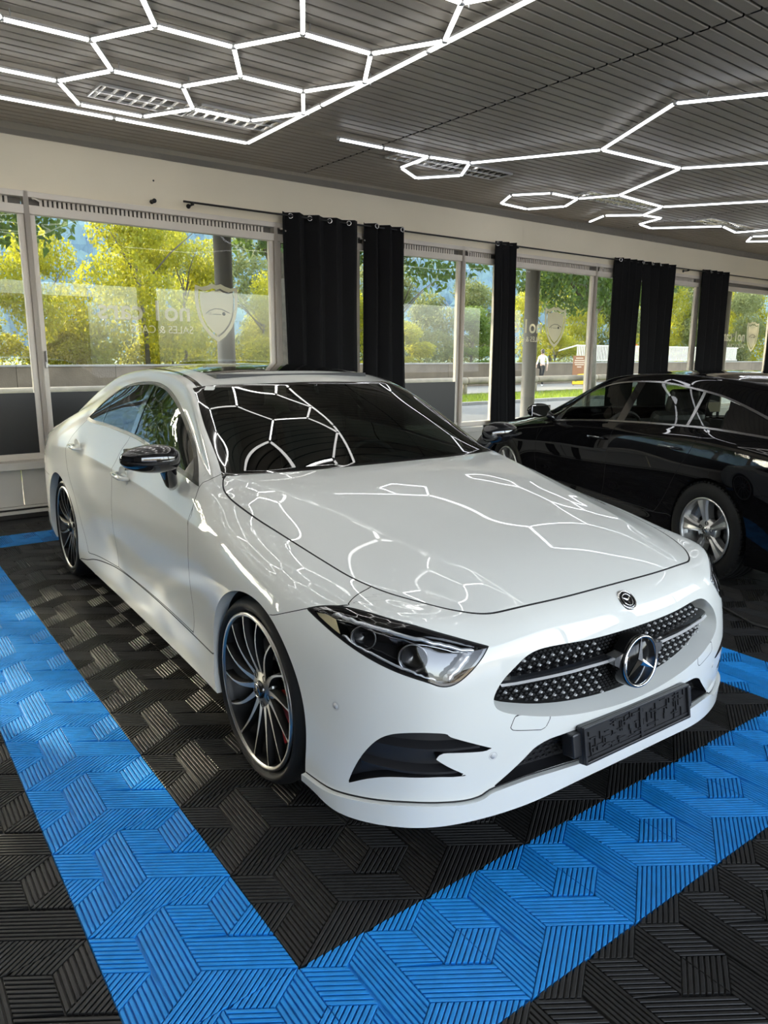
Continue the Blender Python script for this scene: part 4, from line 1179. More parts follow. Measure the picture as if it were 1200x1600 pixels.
        c.add([p for i in range(n) for p in (np.array(V[i * 6 + 3]) + [0, -.001, .0045], np.array(V[i * 6 + 3]) + [0, -.008, -.001])], [(i * 2, i * 2 + 1, i * 2 + 3, i * 2 + 2) for i in range(n - 1)])
        c.build('chrome_strip', mat('bright_strip', (.85, .85, .85), .3, .5), bar)
        w = MB(); w.prism([(s * .07, .535), (s * .07, .592), (s * .118, .586), (s * .118, .562)], -.898, -.86, (np.array([[1, 0, 0], [0, 0, 1], [0, 1, 0]]), (0, 0, 0)))
        w.fix().build('star_bracket', silver, car)
    em = link('grille_emblem', None, None, car); em.location = (0, -.908, .551); em.rotation_euler = Vector((0, -1, .08)).to_track_quat('X', 'Z').to_euler()
    m = MB(); m.lathe([(0, -.004), (.084, -.004), (.086, -.012), (.086, -.05)], 'x', 48); m.build('disc', mat('emblem_black', (.006, .006, .006), .12, spec=.25), em)
    st = star_mesh(.083, .006, True, .15).build('star', chrome, em); st.location = (-.003, 0, 0)
    # ---- bonnet badge
    bpv, bn = near_point(join_surf([Surf(S.V, S.N, S.F, {}) for S in (BU,)]), 0, -.843, .740)
    bd = link('bonnet_badge', None, None, car); bd.location = bpv
    zq = Vector((0, float(bn[1]), float(bn[2]))).normalized()
    Rb = Matrix((zq, Vector((0, 0, 0)), Vector((0, 0, 0)))).transposed()
    xa = zq; ya = Vector((-1, 0, 0)); za = xa.cross(ya)
    bd.rotation_euler = Matrix((xa, ya, za)).transposed().to_euler()
    m = MB(); m.lathe([(0, .003), (.022, .003), (.031, .0025), (.033, -.002)], 'x', 32); m.build('disc', gloss, bd)
    m = star_mesh(.021, .0012, True, .2).build('star', chrome, bd); m.location = (.003, 0, 0)
    m = MB(); m.lathe([(.030, .003), (.0315, .0042), (.034, .003), (.0345, -.002)], 'x', 32); m.build('rim', chrome, bd)
    # ---- lower grille rods
    rod = MB()
    for r in range(7):
        z = .275 + r * .0165
        for c in range(-20, 21):
            x = (c + .5 * (r % 2)) * .026
            if poly_sd(np.array([[abs(x), z]]), low)[0] > -.008: continue
            y = near_point(lb, abs(x), -.82, z)[0][1] - .006
            rod.add([(x - .012, y, z), (x, y, z - .005), (x + .012, y, z), (x, y - .002, z + .005), (x, y - .008, z)], [(0, 1, 4), (1, 2, 4), (2, 3, 4), (3, 0, 4)])
    tag(rod.build('lower_grille_mesh', satin, car), kind='stuff')
    # ---- side intake blades
    for s in (1, -1):
        for (za, zb, u0, u1) in ((.410, .402, .150, -.165), (.342, .330, .175, -.10)):
            V = []; n = 10
            for i in range(n):
                u = u0 + (u1 - u0) * i / (n - 1)
                z0 = za + (zb - za) * i / (n - 1)
                Sf = BU; k = ((uz(ii) - np.array([u, z0])) ** 2).sum(1).argmin(); x, y = ii.V[k, 0], ii.V[k, 1]
                V += [(s * (x - .006), y + .008, z0 - .0035), (s * (x - .006), y + .008, z0 + .0035), (s * (x - .018), y + .034, z0 + .016), (s * (x - .018), y + .034, z0 + .006)]
            b = MB(); b.add(V, [(i * 4 + k, i * 4 + (k + 1) % 4, i * 4 + 4 + (k + 1) % 4, i * 4 + 4 + k) for i in range(n - 1) for k in range(4)] + [(0, 3, 2, 1), (n * 4 - 4, n * 4 - 3, n * 4 - 2, n * 4 - 1)])
            b.fix().build('intake_blade', satin, car)
    # ---- head lamps
    amb = mat('amber_reflector', (.62, .52, .30), .25, 0, 1)
    lit = mat('light_guide', (.75, .77, .80), .12, .6, 1)
    def hlp(u, z, inset):
        k = ((uz(hl) - np.array([u, z])) ** 2).sum(1).argmin(); return hl.V[k] - hl.N[k] * inset
    for s in (1, -1):
        L_ = link('headlamp', surf_mesh(hl, 'headlamp', s, .001), lens, car)
        _, core = hl.cut(np.zeros(len(hl.V)) + 1.) if False else (None, hl)
        link('lamp_housing', surf_mesh(Surf(hl.V - hl.N * .045, hl.N, hl.F, {}), 'lamp_housing', s), gloss, L_)
        link('lamp_wall', surf_mesh(edge_wall(hl, lambda S: np.ones(len(S.V), bool), lambda V, N: V - N * .046), 'lamp_wall', s), gloss, L_)
        dd = poly_sd(uz(hl), lamp); _, rimS = hl.cut(dd + .009)
        link('lamp_border', surf_mesh(rimS, 'lamp_border', s, .0018), gloss, L_)
        sx = lambda p: (s * p[0], p[1], p[2])
        def strip(name, pts, r, inset, m, sq=1):
            w = MB(); Q = [sx(hlp(u, z, inset)) for u, z in smooth_poly(pts, 4, False)]
            w.tube(Q, r, 6, squash=sq); w.build(name, m, L_)
        strip('light_strip', [(.29, .742), (.245, .740), (.18, .739), (.108, .732), (.012, .714), (-.054, .699), (-.107, .687), (-.138, .681)], .0065, .012, lit)
        strip('light_strip_lower', [(.29, .733), (.18, .730), (.06, .712), (-.06, .688), (-.125, .673)], .0025, .016, silver)
        strip('inner_light_bar', [(-.118, .674), (-.10, .650), (-.077, .622), (-.062, .606)], .014, .016, lit, .7)
        strip('bottom_strip', [(.25, .697), (.22, .684), (.157, .666), (.083, .643), (.017, .622), (-.031, .607)], .004, .010, lit)
        w = MB(); Q = [sx(hlp(u, z, .014)) for u, z in [(.352, .733), (.322, .735), (.284, .728), (.268, .700), (.294, .706), (.33, .716)]]
        w.add(Q, [tuple(range(6))]); w.build('side_reflector', amb, L_)
        for u, z, r in ((.199, .706, .030), (.033, .668, .034)):
            c = np.array(sx(hlp(u, z, .036))); nrm = np.array([s * .62, -.78, .08]); nrm /= np.linalg.norm(nrm)
            q = Vector(nrm).to_track_quat('X', 'Z')
            pr = MB(); pr.lathe([(r * 1.25, .014), (r * 1.18, .018), (r * 1.08, .006), (r * .98, -.004)], 'x', 28)
            po = pr.build('projector_ring', mat('ring_grey', (.22, .22, .23), .3, 1), L_, loc=c); po.rotation_euler = q.to_euler()
            pr = MB(); pr.lathe([(0, .018), (r * .4, .0165), (r * .75, .010), (r, -.004)], 'x', 28)
            po = pr.build('projector_lens', lens, L_, loc=c); po.rotation_euler = q.to_euler()
            pr = MB(); pr.lathe([(0, -.006), (r * .5, -.002), (r, -.001)], 'x', 24)
            po = pr.build('projector_bowl', mat('bowl_dark', (.12, .12, .125), .15, 1), L_, loc=c); po.rotation_euler = q.to_euler()
        w = MB(); up = smooth_poly([(.118, .724), (.03, .710), (-.05, .694), (-.095, .684)], 4, False); dn = smooth_poly([(.100, .701), (.04, .700), (-.03, .688), (-.085, .680)], 4, False)
        Q = [sx(hlp(u, z, .020)) for u, z in up] + [sx(hlp(u, z, .036)) for u, z in dn]; k = len(up)
        w.add(Q, [(i, i + 1, k + i + 1, k + i) for i in range(k - 1)], True); w.build('lamp_reflector', mat('reflector_grey', (.35, .36, .38), .15, 1), L_)
    # ---- parking sensors
    for x, y, z in ((.892, -.525, .495), (.556, -.83, .368)):
        p0, nn = near_point(BU, x, y, z)
        for s in (1, -1):
            w = MB(); w.lathe([(0, .001), (.009, .001), (.0095, -.002)], 'x', 20); w.lathe([(.0105, -.001), (.0125, .0012), (.0145, -.001)], 'x', 20)
            o = w.build('parking_sensor', mat('sensor_grey', (.52, .52, .52), .35, coat=.6), car, loc=(s * p0[0], p0[1], p0[2])); o.rotation_euler = Vector((s * nn[0], nn[1], nn[2])).to_track_quat('X', 'Z').to_euler()
    # ---- number plate holder
    ph = link('plate_holder', None, None, car); ph.location = (0, -.918, .347); ph.rotation_euler = (math.radians(-9), 0, 0)
    b = MB(); b.box((0, .012, 0), (.535, .02, .118), bevel=.004); b.build('holder_tray', satin, ph)
    b = MB()
    for z in (.054, -.054): b.box((0, -.002, z), (.530, .012, .009), bevel=.002)
    for x in (.262, -.262): b.box((x, -.002, 0), (.009, .012, .116), bevel=.002)
    b.box((0.01, 0, 0), (.012, .008, .10)); b.box((0, 0, -.040), (.51, .006, .004)); b.build('holder_frame', satin, ph)
    rnd = random.Random(4); b = MB()
    for k in range(90):
        x = rnd.uniform(-.245, .245); z = rnd.uniform(-.032, .043)
        if rnd.random() < .5: b.box((x, .0, z), (rnd.uniform(.012, .04), .006, .003))
        else: b.box((x, .0, z), (.003, .006, rnd.uniform(.012, .035)))
    tag(b.build('holder_ribs', satin, ph), kind='stuff')
    for s in (1, -1):
        b = MB(); b.box((s * .275, .032, .005), (.05, .05, .075), bevel=.006); b.build('holder_bracket', satin, ph)
    # ---- black splitter under the lip
    b = MB(); V = []; n = 33
    row = np.array(CLS_FR[5])
    for i in range(n):
        x = -.60 + 1.2 * i / (n - 1); y = np.interp(abs(x), row[:, 0], row[:, 1]) + .004; zl = np.interp(abs(x), row[:, 0], row[:, 2]) + .006
        V += [(x, y - .008, zl), (x, y - .014, zl - .014), (x, y - .006, zl - .024), (x, y + .10, zl - .024), (x, y + .10, zl)]
    b.add(V, [(i * 5 + k, i * 5 + (k + 1) % 5, i * 5 + 5 + (k + 1) % 5, i * 5 + 5 + k) for i in range(n - 1) for k in range(5)], False)
    b.fix().build('splitter_strip', gloss, car)
    # ---- door handles
    for y, z in ((1.565, .876), (2.52, .918)):
        p0, nn = near_point(join_surf([Surf(S.V, S.N, S.F, {}) for S in (FD, RD, B)]), .885, y, z)
        for s in (1, -1):
            h = link('door_handle', None, None, car); h.location = (s * p0[0], p0[1], p0[2])
            if s < 0: h.scale = (-1, 1, 1)
            w = MB(); w.tube([(.004, .105, .004), (.030, .085, .004), (.036, .03, .003), (.036, -.05, .001), (.028, -.095, 0), (.004, -.11, 0)], [.012, .015, .0145, .0145, .0145, .012], 10, squash=.7); w.build('grip', white, h)
            w = MB(); w.tube([(.037, .075, .004), (.0425, .03, .003), (.0425, -.05, .001), (.036, -.09, 0)], [.004, .006, .006, .004], 6, squash=2.0); w.build('chrome_inlay', chrome, h)
            w = MB(); w.lathe([(.0, -.008), (.030, -.006), (.046, .002), (.050, .006), (.054, .003)], 'x', 28, (0, -.005, 0)); o = w.build('bowl', white, h)
            o.scale = (1, 1.5, 1)
    # ---- door mirrors
    for s in (1, -1):
        mr = link('door_mirror', None, None, car)
        bm = bmesh.new(); bmesh.ops.create_uvsphere(bm, u_segments=28, v_segments=18, radius=1)
        for v in bm.verts:
            x, y, z = v.co
            t = (x + 1) / 2                                           # 0 inner, 1 outer
            hz = .068 * (1 - .25 * t)
            v.co = Vector((.98 + .125 * x, .79 + (.085 if y < 0 else .045) * y * (1 - .2 * t), 1.065 + hz * (abs(z) ** .8) * (1 if z > 0 else -1) + .004 * x))
            v.co.x *= s
        if s < 0: bmesh.ops.reverse_faces(bm, faces=bm.faces)
        me = bpy.data.meshes.new('mirror_cap'); bm.to_mesh(me); bm.free()
        for p_ in me.polygons: p_.use_smooth = True
        link('mirror_cap', me, gloss, mr)
        w = MB(); w.box((s * .985, .832, 1.063), (.18, .006, .09), bevel=.003); w.build('mirror_glass', mat('mirror_silver', (.9, .9, .9), .02, 1), mr)
        w = MB(); w.tube([(s * .862, .885, .935), (s * .875, .865, .955), (s * .893, .83, .99), (s * .91, .80, 1.03), (s * .93, .79, 1.05)], [.026, .030, .032, .036, .03], 12, squash=1.3); w.build('mirror_foot', gloss, mr)
        w = MB(); w.tube([(s * 1.09, .728, 1.06), (s * 1.03, .708, 1.055), (s * .93, .708, 1.052)], .006, 6); w.build('turn_signal', mat('smoked_lens', (.012, .012, .013), .4, spec=.2), mr)
    # ---- inside of the arches and underside
    for y0, z0, R in WA:
        for s in (1, -1):
            w = MB(); w.lathe([(R + .004, .905), (R + .004, .60), (.02, .58)], 'x', 30, (0, y0, z0), a0=-.35, a1=math.pi + .35)
            if s < 0: w.v = [(-a, b, c) for a, b, c in w.v]
            w.build('wheel_arch_liner', dark, car)
    w = MB(); w.box((0, 1.45, .21), (1.1, 4.3, .04)); w.box((0, 1.45, .215), (1.76, 2.1, .03)); w.box((0, -.62, .215), (1.3, .35, .03)); w.box((0, 3.6, .26), (1.4, .7, .04)); w.build('underbody', dark, car)
    # ---- cabin
    cab = link('cabin', None, None, car)
    trim_m = mat('cabin_black', (.02, .02, .021), .55); leather = mat('seat_leather', (.03, .029, .028), .45, bump=(60, .15, .002))
    b = MB(); b.box((0, 1.6, .34), (1.5, 2.6, .05)); b.build('floor_pan', trim_m, cab)
    b = MB(); b.box((0, .78, .84), (1.46, .52, .16), bevel=.05); b.box((0, .98, .60), (1.40, .18, .46), bevel=.05); b.box((.37, .98, .93), (.34, .16, .07), bevel=.02); b.build('dashboard', trim_m, cab)
    steering_wheel(cab, (.37, 1.13, .84), trim_m, chrome)
    for x in (-.37, .37): seat_mesh().build('front_seat', leather, cab, loc=(x, 1.48, .18))
    seat_mesh(True).build('rear_bench', leather, cab, loc=(0, 2.35, .16))
    b = MB(); b.box((0, 1.12, 1.25), (.24, .03, .07), bevel=.012); b.tube([(0, 1.12, 1.28), (0, 1.14, 1.335)], .01, 6); b.build('inner_mirror', gloss, cab)
    b = MB(); b.box((0, 2.95, .95), (1.3, .5, .03)); b.build('parcel_shelf', trim_m, cab)
    for s in (1, -1):
        b = MB(); b.box((s * .80, 1.65, .68), (.03, 2.1, .52)); b.build('door_lining', trim_m, cab)
    b = MB(); b.box((0, 1.95, 1.375), (.9, 1.2, .02)); b.build('headliner', trim_m, cab)
    # ---- inspection sticker at the top corner of the screen
    p0, nn = near_point(glass, .54, 1.22, 1.31)
    w = MB(); w.prism([(-.022, -.02), (.022, -.02), (.026, .0), (.022, .02), (-.022, .02)], 0, .0015)
    o = w.build('inspection_sticker', mat('sticker_white', (.7, .72, .68), .5), car, loc=(-p0[0], p0[1], p0[2])); o.rotation_euler = Vector((-nn[0], nn[1], nn[2])).to_track_quat('Z', 'Y').to_euler()
    # ---- wheels
    M = wheel_mesh_set('multi')
    mats = dict(rubber=mat('tyre_rubber', (.013, .013, .013), .6, spec=.3), rim=mat('rim_dark', (.012, .012, .012), .4, spec=.3), spoke=mat('spoke_black', (.006, .006, .006), .5, spec=.15), face=mat('machined_face', (.50, .485, .46), .34, 1), hub=mat('hub_silver', (.5, .49, .46), .34, 1),
                bolt=dark, disc=mat('brake_steel', (.12, .12, .12), .45, 1), caliper=mat('caliper_red', (.35, .008, .01), .35, coat=.5), cap=gloss, chrome=chrome)
    for y, f in ((0, 1), (2.939, 0)):
        for s in (1, -1): make_wheel(car, s * .905, y, .333, s, 'multi', M, mats, 14, .11 if f else .3, f)
    return car
# ---------------------------------------------------------------- black shooting-brake estate: body data
YCb = [-.77, -.53, -.23, .10, .36, .48, .80, 1.13, 1.55, 2.1, 2.65, 3.05, 3.45, 3.75, 3.93, 4.02]
YSb = [-.58, -.42, -.2, .1, .38, .62, .95, 1.30, 1.68, 2.1, 2.55, 2.9, 3.25, 3.55, 3.75, 3.86]
EST_T = [
 L([0]*16, YCb, [.725, .815, .875, .93, .97, .99, 1.145, 1.295, 1.362, 1.380, 1.368, 1.338, 1.288, 1.20, 1.09, .98]),
 L([.20, .24, .28, .32, .37, .41, .37, .32, .30, .295, .295, .30, .31, .32, .33, .32], [y - .003 for y in YCb], [.725, .812, .872, .926, .965, .987, 1.14, 1.288, 1.356, 1.372, 1.359, 1.329, 1.279, 1.19, 1.085, .98]),
 L([.38, .45, .52, .59, .67, .74, .665, .59, .555, .545, .54, .535, .53, .53, .54, .55], [-.745, -.51, -.22, .095, .37, .585, .92, 1.25, 1.62, 2.1, 2.62, 3.0, 3.40, 3.70, 3.89, 3.99],
   [.722, .80, .86, .91, .952, .978, 1.135, 1.283, 1.338, 1.35, 1.335, 1.305, 1.256, 1.17, 1.075, .975]),
 L([.52, .60, .65, .70, .745, .775, .70, .632, .60, .59, .59, .595, .60, .605, .615, .62], [-.705, -.48, -.21, .1, .38, .62, .97, 1.30, 1.66, 2.1, 2.6, 2.97, 3.35, 3.65, 3.85, 3.95],
   [.72, .78, .835, .885, .925, .95, 1.11, 1.262, 1.318, 1.33, 1.308, 1.268, 1.21, 1.125, 1.045, .97]),
 L([.64, .71, .74, .775, .805, .82, .77, .722, .70, .695, .70, .715, .73, .735, .73, .71], [-.66, -.45, -.2, .1, .38, .63, .97, 1.31, 1.68, 2.1, 2.56, 2.92, 3.28, 3.58, 3.79, 3.91],
   [.72, .76, .81, .855, .89, .92, 1.015, 1.115, 1.16, 1.165, 1.155, 1.13, 1.10, 1.05, 1.0, .955]),
 L([.76, .80, .825, .85, .86, .862, .845, .835, .83, .83, .845, .86, .865, .85, .82, .77], YSb,
   [.72, .745, .785, .82, .85, .87, .91, .935, .955, .965, .975, .985, .98, .96, .94, .92]),
]
def sideb(xs, zs): return [None] + [(x, y, z) for x, y, z in zip(xs, YSb[1:15], zs)] + [None]
EST_SK = [
 sideb([.87, .90, .915, .905, .897, .888, .884, .884, .89, .90, .918, .92, .895, .85], [.685, .73, .765, .79, .81, .84, .855, .868, .88, .885, .885, .87, .85, .83]),
 sideb([.905, .93, .938, .925, .915, .905, .90, .90, .905, .92, .938, .938, .915, .86], [.60, .64, .67, .675, .68, .69, .695, .70, .71, .725, .735, .73, .71, .69]),
 sideb([.915, .935, .94, .922, .908, .90, .897, .897, .902, .918, .94, .94, .918, .86], [.49, .51, .53, .53, .53, .53, .535, .54, .545, .555, .565, .56, .55, .53]),
 sideb([.92, .935, .94, .912, .895, .888, .886, .886, .892, .914, .94, .94, .918, .86], [.37, .38, .39, .385, .385, .385, .385, .39, .39, .395, .40, .40, .39, .38]),
 sideb([.92, .935, .935, .915, .905, .90, .90, .90, .905, .918, .935, .935, .915, .85], [.26, .27, .28, .275, .275, .275, .275, .275, .28, .28, .28, .28, .28, .27]),
 sideb([.90, .92, .92, .91, .905, .90, .90, .90, .905, .91, .915, .915, .895, .83], [.18, .19, .20, .205, .205, .205, .205, .205, .205, .205, .20, .20, .20, .20]),
]
EST_FR = [[(x, y + .02, z) for x, y, z in row] for row in CLS_FR]
EST_FR[0] = [(x, y, z - .02) for x, y, z in EST_FR[0]]
def tailb(f, dy, z): return L([0, .2*f, .4*f, .57*f, .7*f, .79*f], [y + dy for y in (4.03, 4.02, 3.99, 3.95, 3.91, 3.84)], [z]*6)
EST_RE = [tailb(1.0, .01, .85), tailb(1.03, .04, .72), tailb(1.05, .07, .57), tailb(1.05, .06, .42), tailb(1.03, .02, .30), tailb(1.0, -.02, .22)]
def build_black_car(loc, rz):
    car = empty('estate_car', loc, rz)
    tag(car, 'black estate car with chrome window line and silver five-spoke wheels behind the white car', 'car')
    paint = mat('black_paint', (.004, .004, .005), .4, coat=1.0, coat_rough=.012, spec=.0)
    gap = mat('joint_black', (.012, .012, .012), .8); gloss = MATS['gloss_black']; satin = MATS['satin_black']; dark = MATS['matt_black']; chrome = MATS['chrome']
    silver = MATS['satin_silver']; trimc = mat('chrome_trim', (.62, .62, .62), .22, 1)
    tint = glass_mat('estate_glass', (.78, .83, .79), 1.28); dtint = glass_mat('estate_dark_glass', (.05, .05, .05), 1.5)
    B = body_surface(EST_T, EST_SK, EST_FR, EST_RE, [(5, 0, 3)], 4)
    yz = lambda S: S.V[:, 1:]; xy = lambda S: S.V[:, :2]; xz = lambda S: S.V[:, [0, 2]]
    uz = lambda S: np.stack([(S.V[:, 0] + S.V[:, 1]) * .70711, S.V[:, 2]], 1)
    G = []
    P = lambda S, n, m, sides=(1, -1), off=0.: surf_part(S, n, m, car, sides, off)
    WA = [(0, .335, .36), (2.915, .335, .365)]
    for y0, z0, R in WA:
        _, B = B.cut(np.maximum(np.hypot(B.V[:, 1] - y0, B.V[:, 2] - z0) - R, 5.5 - B.A['c']))
    for y0, z0, R in WA: P(edge_wall(B, lambda S: np.abs(np.hypot(S.V[:, 1] - y0, S.V[:, 2] - z0) - R) < .004, lambda V, N: V + np.array([-.05, 0, 0])), 'wheel_arch_edge', paint)
    hood = smooth_poly([(-.3, -.755), (0, -.755), (.30, -.745), (.48, -.705), (.60, -.60), (.69, -.40), (.735, -.15), (.76, .1), (.775, .35), (.765, .53), (.735, .60, 1), (.735, .9, 1), (-.3, .9, 1)], 5)
    H, B = panel(B, np.maximum.reduce([poly_sd(xy(B), hood), (B.A['r'] - 4.97) * .1, (B.A['c'] - 5.4) * .1]), .003, G, .012); P(H, 'bonnet', paint, (0,))
    par = lambda S, c1, r0, r1: np.maximum.reduce([(S.A['c'] - c1) * .28, (r0 - S.A['r']) * .25, (S.A['r'] - r1) * .3])
    W, B = B.cut(par(B, 2.1, 4.97, 7.02)); g, bd = W.cut(par(W, 1.92, 5.03, 6.95)); P(g, 'windscreen', MATS['car_glass'], (0,)); P(bd, 'windscreen_border', gloss, (0,))
    RW, B = B.cut(par(B, 2.3, 12.4, 14.1)); P(RW, 'rear_window', dtint, (0,))
    RF, B = panel(B, par(B, 2.02, 7.02, 12.38), .003, G)
    SR, RF = panel(RF, par(RF, 1.6, 7.5, 11.2), .004, G); P(SR, 'glass_sunroof', gloss, (0,)); P(RF, 'roof', paint, (0,))
    dlo = smooth_poly([(.74, .886, 1), (.91, .90), (1.24, .930), (1.6, .956), (2.15, .983), (2.7, 1.002), (3.07, 1.0), (3.4, .991), (3.62, .985, 1), (3.4, 1.05), (3.13, 1.115), (2.7, 1.213), (2.41, 1.253), (2.1, 1.284), (1.87, 1.292), (1.545, 1.277), (1.30, 1.236), (1.08, 1.155), (.955, 1.062), (.85, .96)], 4)
    Wn, B = B.cut(np.maximum(poly_sd(yz(B), dlo), (2.45 - B.A['c']) * .1))
    inner, fr = Wn.cut(poly_sd(yz(Wn), dlo) + .012)
    P(fr, 'window_chrome', trimc, (1, -1), .004)
    def sep(S, pts):
        d = line_sd(yz(S), pts)
        if d[S.V[:, 1].argmin()] > 0: d = -d
        return S.cut(d)
    f1, rest = sep(inner, [(1.70, .9), (1.70, .97), (1.685, 1.3)])
    bp, rest = sep(rest, [(1.80, .9), (1.80, .97), (1.78, 1.3)])
    mt, f1 = sep(f1, [(.90, .8), (.90, .93), (.93, 1.2)])
    r1, rest = sep(rest, [(2.52, .9), (2.51, 1.0), (2.45, 1.25)])
    cb, rest = sep(rest, [(2.55, .9), (2.54, 1.0), (2.48, 1.25)])
    q1, dw = sep(rest, [(2.89, .9), (2.87, 1.0), (2.70, 1.25)])
    P(f1, 'front_side_window', tint); P(r1, 'rear_side_window', tint); P(q1, 'quarter_window', tint); P(bp, 'door_pillar_trim', gloss, (1, -1), .002); P(mt, 'mirror_triangle', satin, (1, -1), .003); P(cb, 'quarter_bar', trimc, (1, -1), .003); P(dw, 'rear_quarter_glass', gloss, (1, -1), -.002)
    grille = smooth_poly([(-.3, .62), (0, .62), (.30, .625), (.42, .60), (.44, .53), (.36, .46), (.2, .43), (0, .42), (-.3, .43)], 4)
    gi, B = B.cut(np.where(B.V[:, 1] < -.4, poly_sd(xz(B), grille), 1.)); P(shifted(gi, (0, .03, 0)), 'grille', dark, (0,))
    lamp = smooth_poly([(.37, .705, 1), (.25, .735), (.1, .73), (-.03, .70), (-.13, .655, 1), (-.10, .60), (-.02, .585), (.1, .62), (.26, .67)], 4)
    hl, B = panel(B, np.where((B.V[:, 1] < .1) & (B.A['c'] > 3.5), poly_sd(uz(B), lamp), 1.), .002, G)
    for s in (1, -1):
        Lp = link('headlamp', surf_mesh(hl, 'headlamp', s, .001), MATS['lamp_glass'], car); link('lamp_housing', surf_mesh(Surf(hl.V - hl.N * .03, hl.N, hl.F, {}), 'lamp_housing', s), silver, Lp)
    d = line_sd(yz(B), [(-.10, -.2), (-.10, .55), (-.16, .66), (-.33, .71), (-.44, .735), (-.42, 1.2)])
    if d[B.V[:, 1].argmin()] > 0: d = -d
    BU, B = panel(B, np.where(B.V[:, 1] < .05, d, 1.), .0014, G); P(BU, 'front_bumper', paint, (0,))
    sk = smooth_poly([(.2, .1, 1), (.25, .36), (1.3, .345), (2.2, .345), (2.6, .36), (2.65, .1, 1)], 3)
    SKI, B = panel(B, np.where(B.V[:, 0] > .7, poly_sd(yz(B), sk), 1.), .003, G); P(SKI, 'side_skirt', paint)
    fd = smooth_poly([(.74, .89, 1), (.69, .84), (.60, .70), (.575, .55), (.60, .36, 1), (1.66, .36, 1), (1.70, .55), (1.72, .75), (1.745, .96, 1), (1.745, 1.25, 1), (.74, 1.25, 1)], 4)
    FD, B = panel(B, np.where(B.A['c'] > 3.72, poly_sd(yz(B), fd), 1.), .002, G); P(FD, 'front_door', paint)
    rd = smooth_poly([(1.745, 1.25, 1), (1.745, .96, 1), (1.72, .75), (1.70, .55), (1.66, .36, 1), (2.35, .36, 1), (2.46, .5), (2.58, .70), (2.68, .85), (2.73, 1.0, 1), (2.5, 1.25, 1)], 4)
    RD, B = panel(B, np.where(B.A['c'] > 3.72, poly_sd(yz(B), rd), 1.), .002, G); P(RD, 'rear_door', paint)
    fe = line_sd(yz(B), [(.60, 0), (.60, .80), (.66, .87), (.70, .93), (.60, 1.0), (.55, 1.2)])
    if fe[B.V[:, 1].argmin()] > 0: fe = -fe
    FE, B = panel(B, np.where(B.V[:, 1] < 1.0, fe, 1.), .0014, G); P(FE, 'front_wing', paint)
    RB, B = panel(B, np.where(B.V[:, 1] > 3.3, B.V[:, 2] - .66, 1.), .002, G); P(RB, 'rear_bumper', paint, (0,))
    P(B, 'body_side', paint); surf_part(join_surf(G), 'shut_line', gap, car)
    body = join_surf([Surf(S.V, S.N, S.F, {}) for S in (FD, RD, B)])
    for y, z in ((1.56, .825), (2.47, .845)):
        p0, nn = near_point(body, .89, y, z)
        for s in (1, -1):
            h = link('door_handle', None, None, car); h.location = (s * p0[0], p0[1], p0[2])
            if s < 0: h.scale = (-1, 1, 1)
            w = MB(); w.tube([(.004, .11, .004), (.03, .09, .004), (.036, .03, .003), (.036, -.05, .001), (.028, -.095, 0), (.004, -.11, 0)], [.010, .013, .013, .013, .012, .010], 10, squash=.7); w.build('grip', paint, h)
            w = MB(); w.tube([(.037, .08, .012), (.0425, .03, .012), (.0425, -.05, .010), (.036, -.09, .009)], [.003, .004, .004, .003], 6); w.build('chrome_inlay', trimc, h)
    for s in (1, -1):
        mr = link('door_mirror', None, None, car); bm = bmesh.new(); bmesh.ops.create_uvsphere(bm, u_segments=24, v_segments=14, radius=1)
        for v in bm.verts:
            x, y, z = v.co; v.co = Vector((s * (.97 + .115 * x), .72 + (.085 if y < 0 else .04) * y, .985 + .066 * (abs(z) ** .8) * (1 if z > 0 else -1)))
        if s < 0: bmesh.ops.reverse_faces(bm, faces=bm.faces)
        me = bpy.data.meshes.new('mirror_cap'); bm.to_mesh(me); bm.free()
        for p_ in me.polygons: p_.use_smooth = True
        link('mirror_cap', me, gloss, mr)
        w = MB(); w.box((s * .97, .762, .985), (.19, .006, .10), bevel=.003); w.build('mirror_glass', MATS['mirror_silver'], mr)
        w = MB(); w.tube([(s * .83, .80, .905), (s * .87, .77, .93), (s * .90, .74, .96)], .024, 10, squash=1.3); w.build('mirror_foot', gloss, mr)
    for y0, z0, R in WA:
        for s in (1, -1):
            w = MB(); w.lathe([(R + .004, .905), (R + .004, .60), (.02, .58)], 'x', 26, (0, y0, z0), a0=-.35, a1=math.pi + .35)
            if s < 0: w.v = [(-a, b, c) for a, b, c in w.v]
            w.build('wheel_arch_liner', dark, car)
    w = MB(); w.box((0, 1.45, .21), (1.1, 4.3, .04)); w.box((0, 1.45, .215), (1.74, 2.1, .03)); w.build('underbody', dark, car)
    cab = link('cabin', None, None, car); trim_m = MATS['cabin_black']; leather = MATS['seat_leather']
    b = MB(); b.box((0, 1.6, .34), (1.5, 2.6, .05)); b.build('floor_pan', trim_m, cab)
    b = MB(); b.box((0, .80, .80), (1.46, .5, .15), bevel=.05); b.box((0, .98, .58), (1.40, .18, .42), bevel=.05); b.build('dashboard', trim_m, cab)
    steering_wheel(cab, (.37, 1.15, .82), trim_m, chrome)
    for x in (-.37, .37): seat_mesh().build('front_seat', leather, cab, loc=(x, 1.50, .10))
    seat_mesh(True).build('rear_bench', leather, cab, loc=(0, 2.35, .10))
    for s in (1, -1):
        b = MB(); b.box((s * .80, 1.7, .65), (.03, 2.2, .48)); b.build('door_lining', trim_m, cab)
    b = MB(); b.box((0, 2.3, 1.322), (.95, 1.8, .015)); b.build('headliner', trim_m, cab)
    M = wheel_mesh_set('five'); al = mat('alloy_silver', (.60, .60, .59), .33, .85)
